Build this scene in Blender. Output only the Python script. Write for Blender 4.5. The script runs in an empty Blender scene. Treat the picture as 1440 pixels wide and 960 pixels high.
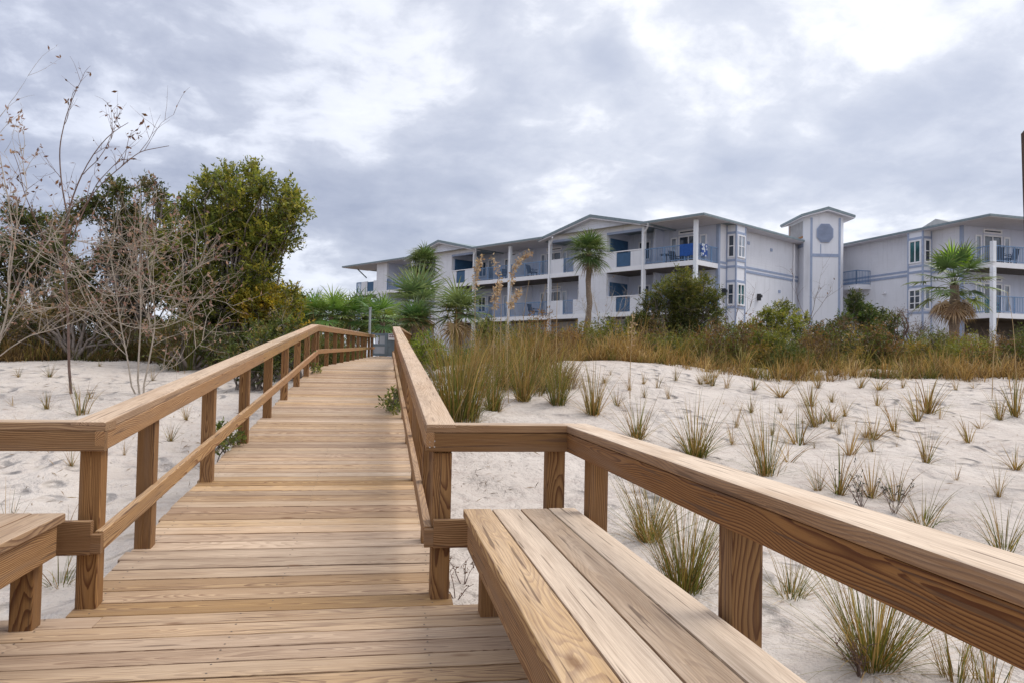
import bpy, math, random
import numpy as np
from mathutils import Vector, Matrix

random.seed(7)
RNG = np.random.default_rng(11)
S = bpy.context.scene
COL = S.collection
PI = math.pi

# ------------------------------------------------------------------ camera
FPX = 1075.84
CAM = np.array([0.0, 0.0, 1.131])
Fv = np.array([0.16884813, 0.98519312, 0.02974599])
Rv = np.array([0.98532172, -0.16948575, 0.02038836])
Uv = np.array([-0.025128, -0.02586683, 0.99934953])
YAW = 0.1697
Fh = np.array([math.sin(YAW), math.cos(YAW), 0.0])
Rh = np.array([math.cos(YAW), -math.sin(YAW), 0.0])

def at(px, py, depth):
    """point seen at a photo pixel (1440x960) at a given distance along the view"""
    return CAM + depth * (Fv + Rv * (px - 720) / FPX - Uv * (py - 480) / FPX)

def lat(l, d, z=0.0):
    p = Rh * l + Fh * d
    return np.array([p[0], p[1], z])

cam = bpy.data.cameras.new('camera')
cam.sensor_width = 36.0
cam.lens = 36.0 * FPX / 1440.0
cam.clip_end = 3000
cam.clip_start = 0.05
co = bpy.data.objects.new('camera', cam)
M = Matrix.Identity(4)
for i in range(3):
    M[i][0] = Rv[i]; M[i][1] = Uv[i]; M[i][2] = -Fv[i]; M[i][3] = CAM[i]
co.matrix_world = M
COL.objects.link(co)
S.camera = co

# ------------------------------------------------------------------ noise
def _hash(ix, iy, seed):
    h = (ix.astype(np.int64) * 374761393 + iy.astype(np.int64) * 668265263 + seed * 2246822519) & 0x7fffffff
    h = ((h ^ (h >> 13)) * 1274126177) & 0x7fffffff
    return ((h ^ (h >> 16)) & 0xffff) / 65535.0

def vnoise(x, y, seed=0):
    x = np.asarray(x, float); y = np.asarray(y, float)
    ix = np.floor(x); iy = np.floor(y)
    fx = x - ix; fy = y - iy
    fx = fx * fx * (3 - 2 * fx); fy = fy * fy * (3 - 2 * fy)
    a = _hash(ix, iy, seed); b = _hash(ix + 1, iy, seed)
    c = _hash(ix, iy + 1, seed); d = _hash(ix + 1, iy + 1, seed)
    return (a * (1 - fx) + b * fx) * (1 - fy) + (c * (1 - fx) + d * fx) * fy

def fbm(x, y, seed=0, o=4):
    s = 0; a = 0.5; f = 1.0
    for i in range(o):
        s = s + a * (vnoise(x * f, y * f, seed + i * 17) - 0.5); a *= 0.5; f *= 2.03
    return s

# ------------------------------------------------------------------ terrain
DECK0 = 3.62; RAMP = 0.0846; CREST = 15.2
def deck_z(y):
    if y < DECK0: return 0.0
    if y < CREST: return (y - DECK0) * RAMP
    return (CREST - DECK0) * RAMP + (y - CREST) * 0.0235

_gy = np.array([-400, -60, -10, 0, 3, 5, 8, 11, 14, 17, 19, 21, 25, 30, 38, 60, 120, 600.0])
_gz = np.array([-1.2, -0.9, -0.6, -.5, -.46, -.34, -.02, .30, .66, 1.00, 1.10, 1.02, .80, .65, .4, .2, 0, 0])
def G(x, y):
    x = np.asarray(x, float); y = np.asarray(y, float)
    s = y + 0.10 * np.clip(x, -25, 25) + 1.6 * fbm(x * .13 + 5, y * .05, 3, 2)
    z = np.interp(s, _gy, _gz)
    # smooth the profile a little
    z = .5 * z + .25 * np.interp(s - .9, _gy, _gz) + .25 * np.interp(s + .9, _gy, _gz)
    near = np.exp(-(s / 45.0) ** 2)
    z = z + near * (0.55 * fbm(x * .33, y * .33, 9, 3) + .17 * fbm(x * 1.3, y * 1.3, 21, 3))
    z = z + .26 * np.exp(-(((x - 4.3) / 2.6) ** 2 + ((y - 15.8) / 2.2) ** 2)) - .10 * np.exp(-(((x - 11) / 3.0) ** 2 + ((y - 15.0) / 2.5) ** 2))
    # trampled lumps beside the ramp and left of it
    z = z + .20 * fbm(x * 4.2, y * 4.2, 33, 3) * (np.exp(-((x - 1.15) ** 2 + ((y - 7.4) / 1.4) ** 2) / .55) + .55 * np.exp(-(((x + 4) / 3.2) ** 4 + ((y - 9.5) / 4.5) ** 4)))
    # keep the sand under the boardwalk
    dz = np.where(y < DECK0, 0, np.where(y < CREST, (y - DECK0) * RAMP, .98 + (y - CREST) * .0235))
    xc = -.5 + np.clip(y - CREST, 0, 40) * .06
    w = np.exp(-((x - xc) / 1.7) ** 4) * np.clip((34 - y) / 3, 0, 1)
    lim = dz - .17
    over = np.maximum(z - lim, 0)
    z = z - over * w
    return z

def Gs(x, y): return float(G(np.array([x]), np.array([y]))[0])

def on_ground(px, py, dmin=2.0, dmax=40):
    ds = np.linspace(dmin, dmax, 1500)
    P = CAM[None] + ds[:, None] * (Fv + Rv * (px - 720) / FPX - Uv * (py - 480) / FPX)[None]
    below = P[:, 2] - G(P[:, 0], P[:, 1])
    k = np.argmax(below < 0) if (below < 0).any() else int(np.argmin(below))
    p = P[k]
    return np.array([p[0], p[1], Gs(p[0], p[1])]), ds[k]

# ------------------------------------------------------------------ object helpers
def tag(o, label=None, cat=None, group=None, kind=None):
    if label: o['label'] = label
    if cat: o['category'] = cat
    if group: o['group'] = group
    if kind: o['kind'] = kind
    return o

def empty(name, loc=(0, 0, 0), rz=0.0):
    o = bpy.data.objects.new(name, None)
    o.empty_display_size = .2
    COL.objects.link(o); o.location = tuple(loc); o.rotation_euler = (0, 0, rz)
    return o

def mesh_np(name, V, Q=None, T=None, mat=None, parent=None, attrs=None, smooth=False):
    V = np.asarray(V, np.float32).reshape(-1, 3)
    parts = []
    nl = 0; starts = []; tot = []
    loops = []
    for A, k in ((Q, 4), (T, 3)):
        if A is None or len(A) == 0: continue
        A = np.asarray(A, np.int32).reshape(-1, k)
        loops.append(A.ravel())
        starts.append(nl + np.arange(len(A)) * k); tot.append(np.full(len(A), k)); nl += A.size
    loops = np.concatenate(loops); starts = np.concatenate(starts)
    me = bpy.data.meshes.new(name)
    me.vertices.add(len(V)); me.vertices.foreach_set('co', V.ravel())
    me.loops.add(len(loops)); me.loops.foreach_set('vertex_index', loops)
    me.polygons.add(len(starts)); me.polygons.foreach_set('loop_start', starts.astype(np.int32))
    me.update(calc_edges=True)
    if attrs:
        for an, (typ, data) in attrs.items():
            a = me.attributes.new(an, typ, 'POINT')
            a.data.foreach_set('color' if typ == 'FLOAT_COLOR' else 'vector', np.asarray(data, np.float32).ravel())
    if smooth: me.polygons.foreach_set('use_smooth', np.ones(len(starts), bool))
    me.validate(); me.update()
    if mat: me.materials.append(mat)
    o = bpy.data.objects.new(name, me); COL.objects.link(o)
    if parent is not None: o.parent = parent
    return o

class MB:
    """collects boxes, prisms and tubes; build() links them as one mesh object"""
    def __init__(s): s.v = []; s.f = []
    def box(s, x0, x1, y0, y1, z0, z1):
        x0, x1 = min(x0, x1), max(x0, x1); y0, y1 = min(y0, y1), max(y0, y1); z0, z1 = min(z0, z1), max(z0, z1)
        n = len(s.v)
        s.v += [(x0, y0, z0), (x1, y0, z0), (x1, y1, z0), (x0, y1, z0), (x0, y0, z1), (x1, y0, z1), (x1, y1, z1), (x0, y1, z1)]
        s.f += [(n, n+3, n+2, n+1), (n+4, n+5, n+6, n+7), (n, n+1, n+5, n+4), (n+1, n+2, n+6, n+5), (n+2, n+3, n+7, n+6), (n+3, n, n+4, n+7)]
        return s
    def prism(s, poly, d):
        """poly: 3-D points of one cap (counter-clockwise seen against d), d: extrusion vector"""
        n = len(s.v); k = len(poly)
        s.v += [tuple(p) for p in poly] + [tuple(np.array(p) + np.array(d)) for p in poly]
        s.f += [tuple(n + i for i in range(k))[::-1], tuple(n + k + i for i in range(k))]
        for i in range(k):
            j = (i + 1) % k
            s.f.append((n + i, n + j, n + k + j, n + k + i))
        return s
    def tube(s, pts, rad, sides=8):
        pts = [np.array(p, float) for p in pts]
        if not hasattr(rad, '__len__'): rad = [rad] * len(pts)
        n0 = len(s.v)
        for i, p in enumerate(pts):
            t = pts[min(i + 1, len(pts) - 1)] - pts[max(i - 1, 0)]
            t /= np.linalg.norm(t) + 1e-9
            a = np.cross(t, [0.31, 0.2, 0.93]) if abs(t[2]) < .9 else np.cross(t, [1, 0.1, 0])
            a /= np.linalg.norm(a); b = np.cross(t, a)
            for k in range(sides):
                an = 2 * PI * k / sides
                s.v.append(tuple(p + rad[i] * (math.cos(an) * a + math.sin(an) * b)))
        for i in range(len(pts) - 1):
            for k in range(sides):
                k2 = (k + 1) % sides
                s.f.append((n0 + i*sides + k, n0 + i*sides + k2, n0 + (i+1)*sides + k2, n0 + (i+1)*sides + k))
        s.f.append(tuple(n0 + k for k in range(sides))[::-1])
        s.f.append(tuple(n0 + (len(pts)-1)*sides + k for k in range(sides)))
        return s
    def build(s, name, mat, parent=None):
        me = bpy.data.meshes.new(name); me.from_pydata(s.v, [], s.f)
        me.validate(); me.update()
        me.materials.append(mat)
        o = bpy.data.objects.new(name, me); COL.objects.link(o)
        if parent is not None: o.parent = parent
        return o

# ------------------------------------------------------------------ materials
def newmat(name):
    m = bpy.data.materials.new(name); m.use_nodes = True
    nt = m.node_tree; nt.nodes.clear()
    out = nt.nodes.new('ShaderNodeOutputMaterial'); b = nt.nodes.new('ShaderNodeBsdfPrincipled')
    nt.links.new(b.outputs[0], out.inputs[0])
    return m, nt, b, out

class NT:
    def __init__(s, nt): s.nt = nt
    def n(s, t, **kw):
        nd = s.nt.nodes.new(t)
        for k, v in kw.items(): setattr(nd, k, v)
        return nd
    def l(s, a, b): s.nt.links.new(a, b)
    def math(s, op, a, b=None, c=None, clamp=False):
        nd = s.n('ShaderNodeMath', operation=op, use_clamp=clamp)
        for i, q in enumerate((a, b, c)):
            if q is None: continue
            if isinstance(q, (int, float)): nd.inputs[i].default_value = q
            else: s.l(q, nd.inputs[i])
        return nd.outputs[0]
    def vmath(s, op, a, b=None):
        nd = s.n('ShaderNodeVectorMath', operation=op)
        for i, q in enumerate((a, b)):
            if q is None: continue
            if isinstance(q, (tuple, list)): nd.inputs[i].default_value = q
            else: s.l(q, nd.inputs[i])
        return nd.outputs['Value'] if op in ('LENGTH', 'DOT_PRODUCT', 'DISTANCE') else nd.outputs[0]
    def mix(s, f, a, b, blend='MIX'):
        nd = s.n('ShaderNodeMix', data_type='RGBA', blend_type=blend)
        for q, i in ((f, 0), (a, 6), (b, 7)):
            if isinstance(q, (int, float)): nd.inputs[i].default_value = q
            elif isinstance(q, (tuple, list)): nd.inputs[i].default_value = (*q[:3], 1)
            else: s.l(q, nd.inputs[i])
        return nd.outputs[2]
    def noise(s, vec, scale=1, detail=3, rough=.55, dist=0):
        nd = s.n('ShaderNodeTexNoise'); nd.inputs['Scale'].default_value = scale
        nd.inputs['Detail'].default_value = detail; nd.inputs['Roughness'].default_value = rough
        nd.inputs['Distortion'].default_value = dist
        if vec is not None: s.l(vec, nd.inputs['Vector'])
        return nd
    def ramp(s, fac, stops, interp='LINEAR'):
        nd = s.n('ShaderNodeValToRGB'); cr = nd.color_ramp; cr.interpolation = interp
        while len(cr.elements) < len(stops): cr.elements.new(.5)
        for e, (p, c) in zip(cr.elements, stops):
            e.position = p; e.color = (c, c, c, 1) if isinstance(c, (int, float)) else (*c, 1)
        s.l(fac, nd.inputs[0])
        return nd.outputs[0]
    def bump(s, h, strength, dist, bsdf):
        nd = s.n('ShaderNodeBump'); nd.inputs['Strength'].default_value = strength
        nd.inputs['Distance'].default_value = dist
        s.l(h, nd.inputs['Height']); s.l(nd.outputs[0], bsdf.inputs['Normal'])

def plain(name, col, rough=.6, var=.12, scale=3.0, metallic=0, bumpd=0.0):
    m, nt, b, out = newmat(name); N = NT(nt)
    tc = N.n('ShaderNodeTexCoord')
    n1 = N.noise(tc.outputs['Object'], scale, 4)
    lo = tuple(c * (1 - var) for c in col); hi = tuple(min(1, c * (1 + var)) for c in col)
    c = N.mix(N.ramp(n1.outputs[0], [(.3, 0), (.7, 1)]), lo, hi)
    N.l(c, b.inputs['Base Color']); b.inputs['Roughness'].default_value = rough
    b.inputs['Metallic'].default_value = metallic
    if bumpd:
        n2 = N.noise(tc.outputs['Object'], scale * 12, 3); N.bump(n2.outputs[0], .5, bumpd, b)
    return m

def wood_mat():
    m, nt, b, out = newmat('pine_lumber'); N = NT(nt)
    at_ = N.n('ShaderNodeAttribute', attribute_name='g'); g = at_.outputs['Vector']
    tn = N.n('ShaderNodeAttribute', attribute_name='tint'); tint = tn.outputs['Color']; wth = N.math('MULTIPLY', tn.outputs['Alpha'], 1.0)
    A = N.noise(N.vmath('MULTIPLY', g, (1.1, 5, 5)), 1, 2, .5)
    B = N.noise(N.vmath('MULTIPLY', g, (4, 26, 26)), 1, 3, .6)
    sa = N.n('ShaderNodeSeparateColor'); N.l(A.outputs['Color'], sa.inputs[0])
    sg = N.n('ShaderNodeSeparateXYZ'); N.l(g, sg.inputs[0])
    y2 = N.math('ADD', sg.outputs[1], N.math('MULTIPLY', N.math('SUBTRACT', sa.outputs[0], .5), .07))
    z2 = N.math('ADD', sg.outputs[2], N.math('MULTIPLY', N.math('SUBTRACT', sa.outputs[1], .5), .115))
    r = N.math('SQRT', N.math('ADD', N.math('MULTIPLY', y2, y2), N.math('MULTIPLY', z2, z2)))
    r = N.math('ADD', r, N.math('MULTIPLY', N.math('SUBTRACT', B.outputs[0], .5), .006))
    # knots
    vo = N.n('ShaderNodeTexVoronoi'); vo.inputs['Scale'].default_value = 1
    N.l(N.vmath('MULTIPLY', g, (2.1, 5.5, 5.5)), vo.inputs['Vector'])
    sc = N.n('ShaderNodeSeparateColor'); N.l(vo.outputs['Color'], sc.inputs[0])
    kd = N.math('ADD', vo.outputs['Distance'], N.math('MULTIPLY', N.math('LESS_THAN', sc.outputs[0], .48), 2.0))
    inf = N.math('POWER', 2.718, N.math('MULTIPLY', N.math('MULTIPLY', kd, kd), -9.0))
    r = N.math('ADD', r, N.math('MULTIPLY', inf, .022))
    ring = N.math('FRACT', N.math('DIVIDE', N.math('ADD', r, N.math('MULTIPLY', N.math('SUBTRACT', sa.outputs[2], .5), .03)), .0066))
    late = N.ramp(ring, [(0, .0), (.38, .08), (.62, .55), (.84, 1.0), (.95, .9), (1.0, .0)])
    fib = N.noise(N.vmath('MULTIPLY', g, (5, 260, 260)), 1, 2, .6)
    big = N.noise(N.vmath('MULTIPLY', g, (1.6, 9, 9)), 1, 4, .6)
    dark = N.mix(1.0, tint, (.29, .165, .085), 'MULTIPLY')
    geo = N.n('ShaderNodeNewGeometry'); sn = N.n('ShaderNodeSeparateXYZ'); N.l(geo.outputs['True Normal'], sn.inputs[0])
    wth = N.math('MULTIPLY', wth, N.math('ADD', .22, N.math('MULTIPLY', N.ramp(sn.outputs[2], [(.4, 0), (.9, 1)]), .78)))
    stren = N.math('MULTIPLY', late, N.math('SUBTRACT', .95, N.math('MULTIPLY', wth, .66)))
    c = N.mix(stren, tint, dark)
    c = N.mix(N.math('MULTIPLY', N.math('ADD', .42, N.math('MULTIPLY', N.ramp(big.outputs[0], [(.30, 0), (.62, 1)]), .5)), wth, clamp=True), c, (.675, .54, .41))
    c = N.mix(N.math('MULTIPLY', N.ramp(fib.outputs[0], [(.35, 1), (.62, 0)]), .30), c, dark)
    # dirt, stains, weathering streaks with a shape of their own
    st = N.noise(N.vmath('MULTIPLY', g, (.9, 14, 14)), 1, 5, .65)
    c = N.mix(N.math('MULTIPLY', N.ramp(st.outputs[0], [(.50, 0), (.70, 1)]), .50), c, (.20, .13, .085))
    # knots themselves and small checks
    c = N.mix(N.math('MULTIPLY', N.ramp(kd, [(.05, 1), (.13, 0)]), .75), c, (.15, .07, .03))
    chk = N.noise(N.vmath('MULTIPLY', g, (2.5, 90, 90)), 1, 1, .4)
    c = N.mix(N.math('MULTIPLY', N.ramp(chk.outputs[0], [(.655, 0), (.71, 1)]), .7), c, (.09, .05, .03))
    N.l(c, b.inputs['Base Color'])
    b.inputs['Roughness'].default_value = .72
    b.inputs['Specular IOR Level'].default_value = .3
    h = N.math('ADD', N.math('MULTIPLY', late, .5), N.math('MULTIPLY', fib.outputs[0], .6))
    N.bump(h, .55, .0018, b)
    return m

def sand_mat():
    m, nt, b, out = newmat('dune_sand'); N = NT(nt)
    tc = N.n('ShaderNodeTexCoord'); P = tc.outputs['Object']
    n1 = N.noise(P, .5, 5, .6); n2 = N.noise(P, 7, 4, .6); n3 = N.noise(P, 220, 2, .6)
    c = N.mix(N.ramp(n1.outputs[0], [(.3, 0), (.7, 1)]), (.475, .42, .375), (.58, .525, .475))
    c = N.mix(N.math('MULTIPLY', N.ramp(n2.outputs[0], [(.5, 0), (.75, 1)]), .35), c, (.36, .30, .265))
    c = N.mix(N.math('MULTIPLY', N.ramp(n3.outputs[0], [(.45, 0), (.7, 1)]), .25), c, (.30, .25, .22))
    n4 = N.noise(N.vmath('MULTIPLY', P, (1.2, 4.5, 1)), 1.6, 6, .68)
    c = N.mix(N.math('MULTIPLY', N.ramp(n4.outputs[0], [(.52, 0), (.72, 1)]), .50), c, (.34, .265, .235))
    n5 = N.noise(P, 22, 4, .7)
    c = N.mix(N.math('MULTIPLY', N.ramp(n5.outputs[0], [(.60, 0), (.70, 1)]), .35), c, (.22, .16, .135))
    # soil under the far vegetation
    sp = N.n('ShaderNodeSeparateXYZ'); N.l(P, sp.inputs[0])
    yy = N.math('ADD', sp.outputs[1], N.math('MULTIPLY', N.math('SUBTRACT', N.noise(P, .8, 4).outputs[0], .5), 2.5))
    yy = N.math('ADD', yy, N.math('MULTIPLY', sp.outputs[0], .10))
    c = N.mix(N.ramp(N.math('DIVIDE', yy, 40), [(.49, 0), (.56, 1)]), c, (.16, .12, .075))
    N.l(c, b.inputs['Base Color']); b.inputs['Roughness'].default_value = .95
    b.inputs['Specular IOR Level'].default_value = .15
    # footprints and wind ripples
    wob = N.vmath('ADD', P, N.vmath('MULTIPLY', N.noise(P, 1.3, 2).outputs['Color'], (.5, .5, .5)))
    vo = N.n('ShaderNodeTexVoronoi', feature='SMOOTH_F1'); vo.inputs['Scale'].default_value = 3.2
    N.l(wob, vo.inputs['Vector'])
    dent = N.ramp(vo.outputs['Distance'], [(.05, 0), (.45, 1)], 'EASE')
    msk = N.ramp(N.noise(P, .45, 2).outputs[0], [(.42, 0), (.6, 1)])
    h = N.math('ADD', N.math('MULTIPLY', N.math('MULTIPLY', dent, msk), .17), N.math('MULTIPLY', n2.outputs[0], .085))
    h = N.math('ADD', h, N.math('MULTIPLY', N.noise(P, 40, 3).outputs[0], .006))
    h = N.math('ADD', h, N.math('MULTIPLY', n3.outputs[0], .0015))
    N.bump(h, .9, 1.0, b)
    return m

def leaf_mat(name, trans=.35, rough=.5, spec=.35):
    m, nt, b, out = newmat(name); N = NT(nt)
    a = N.n('ShaderNodeAttribute', attribute_name='col')
    N.l(a.outputs['Color'], b.inputs['Base Color'])
    b.inputs['Roughness'].default_value = rough; b.inputs['Specular IOR Level'].default_value = spec
    t = N.n('ShaderNodeBsdfTranslucent'); N.l(N.mix(1, a.outputs['Color'], (1.25, 1.2, .7), 'MULTIPLY'), t.inputs['Color'])
    mx = N.n('ShaderNodeMixShader'); mx.inputs[0].default_value = trans
    N.l(b.outputs[0], mx.inputs[1]); N.l(t.outputs[0], mx.inputs[2]); N.l(mx.outputs[0], out.inputs[0])
    return m

def siding_mat(name, col, pitch=.17, amt=.55, vary=.06):
    m, nt, b, out = newmat(name); N = NT(nt)
    tc = N.n('ShaderNodeTexCoord'); sp = N.n('ShaderNodeSeparateXYZ'); N.l(tc.outputs['Object'], sp.inputs[0])
    f = N.math('FRACT', N.math('DIVIDE', sp.outputs[2], pitch))
    n1 = N.noise(tc.outputs['Object'], 1.1, 5, .6)
    st = N.noise(N.vmath('MULTIPLY', tc.outputs['Object'], (3, 3, .35)), 1, 4, .6)
    c = N.mix(N.ramp(n1.outputs[0], [(.3, 0), (.7, 1)]), tuple(x * (1 - vary) for x in col), col)
    c = N.mix(N.math('MULTIPLY', N.ramp(st.outputs[0], [(.52, 0), (.78, 1)]), .42), c, tuple(x * .62 for x in col))
    N.l(c, b.inputs['Base Color']); b.inputs['Roughness'].default_value = .7
    if amt: N.bump(N.ramp(f, [(0, 0), (.10, .85), (1, 1)]), amt, .03, b)
    return m

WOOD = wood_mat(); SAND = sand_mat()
LEAF = leaf_mat('broad_leaf', .42); GRASS = leaf_mat('grass_blade', .30, .6, .25); FROND = leaf_mat('palm_frond', .28, .4, .5)
BARK = plain('grey_bark', (.20, .165, .145), .9, .35, 14, bumpd=.01)
TWIG = plain('pale_twig', (.37, .315, .255), .85, .3, 6)
DTWIG = plain('brown_twig', (.16, .105, .085), .9, .3, 6)
PALMBARK = plain('palm_bark', (.20, .15, .11), .95, .35, 16, bumpd=.02)
SIDING = siding_mat('lap_siding', (.77, .78, .835))
STUCCO = siding_mat('smooth_stucco', (.775, .785, .835), 1, 0)
RECESS_SHADE = siding_mat('shade_tinted_wall', (.60, .635, .75), 1, 0)  # bluish shade of the balcony recesses put into the wall colour
TRIM = plain('blue_grey_trim', (.31, .37, .51), .55, .08)
WHITE = plain('white_paint', (.82, .82, .85), .5, .04)
POSTM = plain('white_post_paint', (.78, .81, .86), .45, .04)
RAILM = plain('grey_metal_railing', (.15, .26, .44), .4, .08)
ROOFM = plain('grey_roof_edge', (.19, .24, .265), .55, .15, 5)
ROOFT = plain('pale_membrane_roof', (.40, .41, .41), .8, .15, 4)
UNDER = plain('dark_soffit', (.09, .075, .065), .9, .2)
SOFFIT = plain('painted_soffit', (.62, .61, .65), .8, .06)
BLUEP = plain('blue_shutter', (.035, .10, .20), .55, .15)
DARKM = plain('black_metal', (.02, .022, .026), .45, .2)
GATEM = plain('slate_gate_paint', (.16, .21, .25), .5, .12)
GATEP = plain('pale_gate_panel', (.42, .46, .52), .5, .1)
RUST = plain('bare_orange_wood', (.38, .17, .06), .7, .2)
TOWEL = plain('blue_towel_cloth', (.02, .09, .34), .9, .2, 8)
FURN = plain('dark_wicker', (.035, .035, .045), .7, .3, 20)
TEAL = plain('teal_plastic', (.02, .16, .15), .45, .15)
def glass_mat(name, col):
    m, nt, b, out = newmat(name); N = NT(nt)
    tc = N.n('ShaderNodeTexCoord'); n1 = N.noise(tc.outputs['Object'], .9, 2)
    N.l(N.mix(N.ramp(n1.outputs[0], [(.35, 0), (.65, 1)]), tuple(c * .5 for c in col), tuple(c * 1.4 for c in col)), b.inputs['Base Color'])
    b.inputs['Roughness'].default_value = .06; b.inputs['Specular IOR Level'].default_value = .8
    return m
GLASS = glass_mat('window_glass', (.035, .05, .075)); GLASSG = glass_mat('teal_window_glass', (.02, .10, .11))
BLIND = glass_mat('curtained_glass', (.26, .30, .36))

# ------------------------------------------------------------------ lumber
def section(W, T, r):
    pts = []
    for cx, cz, a0 in ((W - r, r, -90), (W - r, T - r, 0), (r, T - r, 90), (r, r, 180)):
        for k in range(3):
            a = math.radians(a0 + 45 * k); pts.append((cx + r * math.cos(a), cz + r * math.sin(a)))
    return pts

class Lumber:
    """rounded-edge timbers; every timber carries its own grain coordinates and tint"""
    def __init__(s): s.v = []; s.f = []; s.g = []; s.t = []
    def add(s, o, ax, ay, az, L, W, T, tint, wth=.3, r=.006, segs=1, bow=0.0, pith=None):
        o = np.array(o, float); ax, ay, az = (np.array(a, float) / np.linalg.norm(a) for a in (ax, ay, az))
        sec = section(W, T, r); k = len(sec); n0 = len(s.v)
        gx = random.uniform(0, 900)
        if pith is None: pith = (random.uniform(-.06, .06), random.choice((-1, 1)) * random.uniform(.03, .14))
        b1, b2 = random.uniform(-bow, bow), random.uniform(-bow, bow)
        for i in range(segs + 1):
            x = L * i / segs; q = math.sin(PI * i / segs)
            for (w, t) in sec:
                s.v.append(tuple(o + ax * x + ay * (w + b1 * q) + az * (t + b2 * q)))
                s.g.append((gx + x, w - W / 2 + pith[0], t - T / 2 + pith[1]))
                s.t.append((*tint, wth))
        for i in range(segs):
            for j in range(k):
                j2 = (j + 1) % k
                s.f.append((n0 + i*k + j, n0 + i*k + j2, n0 + (i+1)*k + j2, n0 + (i+1)*k + j))
        s.f.append(tuple(n0 + j for j in range(k))[::-1]); s.f.append(tuple(n0 + segs*k + j for j in range(k)))
        return s
    def build(s, name, parent=None):
        me = bpy.data.meshes.new(name); me.from_pydata(s.v, [], s.f)
        a = me.attributes.new('g', 'FLOAT_VECTOR', 'POINT'); a.data.foreach_set('vector', np.array(s.g, np.float32).ravel())
        a = me.attributes.new('tint', 'FLOAT_COLOR', 'POINT'); a.data.foreach_set('color', np.array(s.t, np.float32).ravel())
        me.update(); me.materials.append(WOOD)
        o = bpy.data.objects.new(name, me); COL.objects.link(o)
        if parent is not None: o.parent = parent
        return o

def tone(kind):
    if kind == 'deck':
        pass
    if kind == 'deck':
        b = random.choice([(.50, .315, .15), (.52, .345, .19), (.55, .375, .22), (.43, .275, .145), (.53, .39, .27), (.45, .30, .19), (.53, .32, .12), (.38, .25, .15)])
        j = random.uniform(.74, 1.12)
    elif kind == 'post':
        b = random.choice([(.31, .165, .058), (.29, .155, .055), (.34, .19, .075)]); j = random.uniform(.88, 1.08)
    elif kind == 'rail':
        b = random.choice([(.42, .235, .10), (.45, .26, .115), (.39, .215, .085)]); j = random.uniform(.92, 1.08)
    else:
        b = (.5, .35, .2); j = 1
    return tuple(c * j for c in b)

X, Y, Z = np.array([1., 0, 0]), np.array([0, 1., 0]), np.array([0, 0, 1.])
RD = np.array([0, 1, RAMP]) / math.hypot(1, RAMP)          # ramp direction
RN = np.array([0, -RAMP, 1]) / math.hypot(1, RAMP)
UD = np.array([.06, 1, .0235]); UD = UD / np.linalg.norm(UD)   # upper walkway direction
UX = np.array([1, -.06, 0]); UX = UX / np.linalg.norm(UX)
UN = np.cross(UX, UD)

# ---- the deck: platform, ramp and upper run
dk = Lumber(); PIT = .1457; BW = .1383; BT = .038
y = DECK0 - PIT
while y > -2.6:
    x0 = -2.35 + random.uniform(-.006, .006); x1 = 1.0
    split = random.choice([None, None, random.uniform(-1.4, .2)])
    segs = [(x0, x1)] if split is None else [(x0, split - .0015), (split + .0015, x1)]
    for a, b_ in segs:
        dk.add((a, y, -BT + random.uniform(-.001, .001)), X, Y, Z, b_ - a, BW - random.choice((0, 0, .002, .004)), BT, tone('deck'), random.uniform(.12, .6), .005, 4, .0014)
    y -= PIT
n = int((CREST - DECK0) / PIT)
for i in range(n):
    p = np.array([-1.325 + random.uniform(-.012, .012), DECK0, 0]) + RD * (i * PIT) - RN * BT
    dk.add(p, X, RD, RN, 1.69 + random.uniform(-.01, .01), BW - random.choice((0, 0, .002, .004)), BT, tone('deck'), random.uniform(.12, .62), .005, 4, .0014)
P0 = np.array([-1.325, DECK0 + n * PIT * RD[1], n * PIT * RD[2]])
for i in range(int(16.2 / PIT)):
    p = P0 + UD * (i * PIT) + UX * random.uniform(-.01, .01) - UN * BT
    dk.add(p, UX, UD, UN, 1.69, BW, BT, tone('deck'), random.uniform(.3, .8), .004, 1)
for xx in (-1.25, -.48, .25):
    dk.add((xx, DECK0, -.225), RD, X, RN, 11.5, .038, .184, (.30, .2, .12), .3)
    dk.add(P0 + UX * (xx + 1.325) - UN * .225, UD, UX, UN, 16, .038, .184, (.30, .2, .12), .3)
for xx in (-2.2, -1.4, -.6, .2, .93):
    dk.add((xx, -2.6, -.225), Y, X, Z, 6.15, .038, .184, (.30, .2, .12), .3)
for xx in (-1.31, .3):
    for yy in np.arange(3.75, 15, 2.3):
        dk.add((xx, yy, deck_z(yy) - 1.5), Z, X, Y, 1.42, .089, .089, tone('post'), .2)
bwk = tag(dk.build('boardwalk'), kind='structure')
sm = MB()
def disc(p, u, v, n):
    k = len(sm.v); p = np.array(p) + n * .0009
    sm.v += [tuple(p + .0045 * (math.cos(t * PI / 3) * u + math.sin(t * PI / 3) * v)) for t in range(6)]; sm.f.append(tuple(range(k, k + 6)))
y = DECK0 - PIT
while y > -.8:
    for xx in (-2.18, -1.38, -.58, .22, .95):
        for q in (.028, .112): disc((xx + random.gauss(0, .006), y + q + random.gauss(0, .003), .0012), X, Y, Z)
    y -= PIT
for i in range(n):
    for xx in (-1.23, -.46, .27):
        for q in (.028, .112): disc(np.array([xx + random.gauss(0, .006), DECK0, 0]) + RD * (i * PIT + q), X, RD, RN)
sc_ = sm.build('screw_heads', plain('weathered_screw', (.10, .085, .075), .6, .2, 3, .4), bwk); sc_['kind'] = 'stuff'

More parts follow.
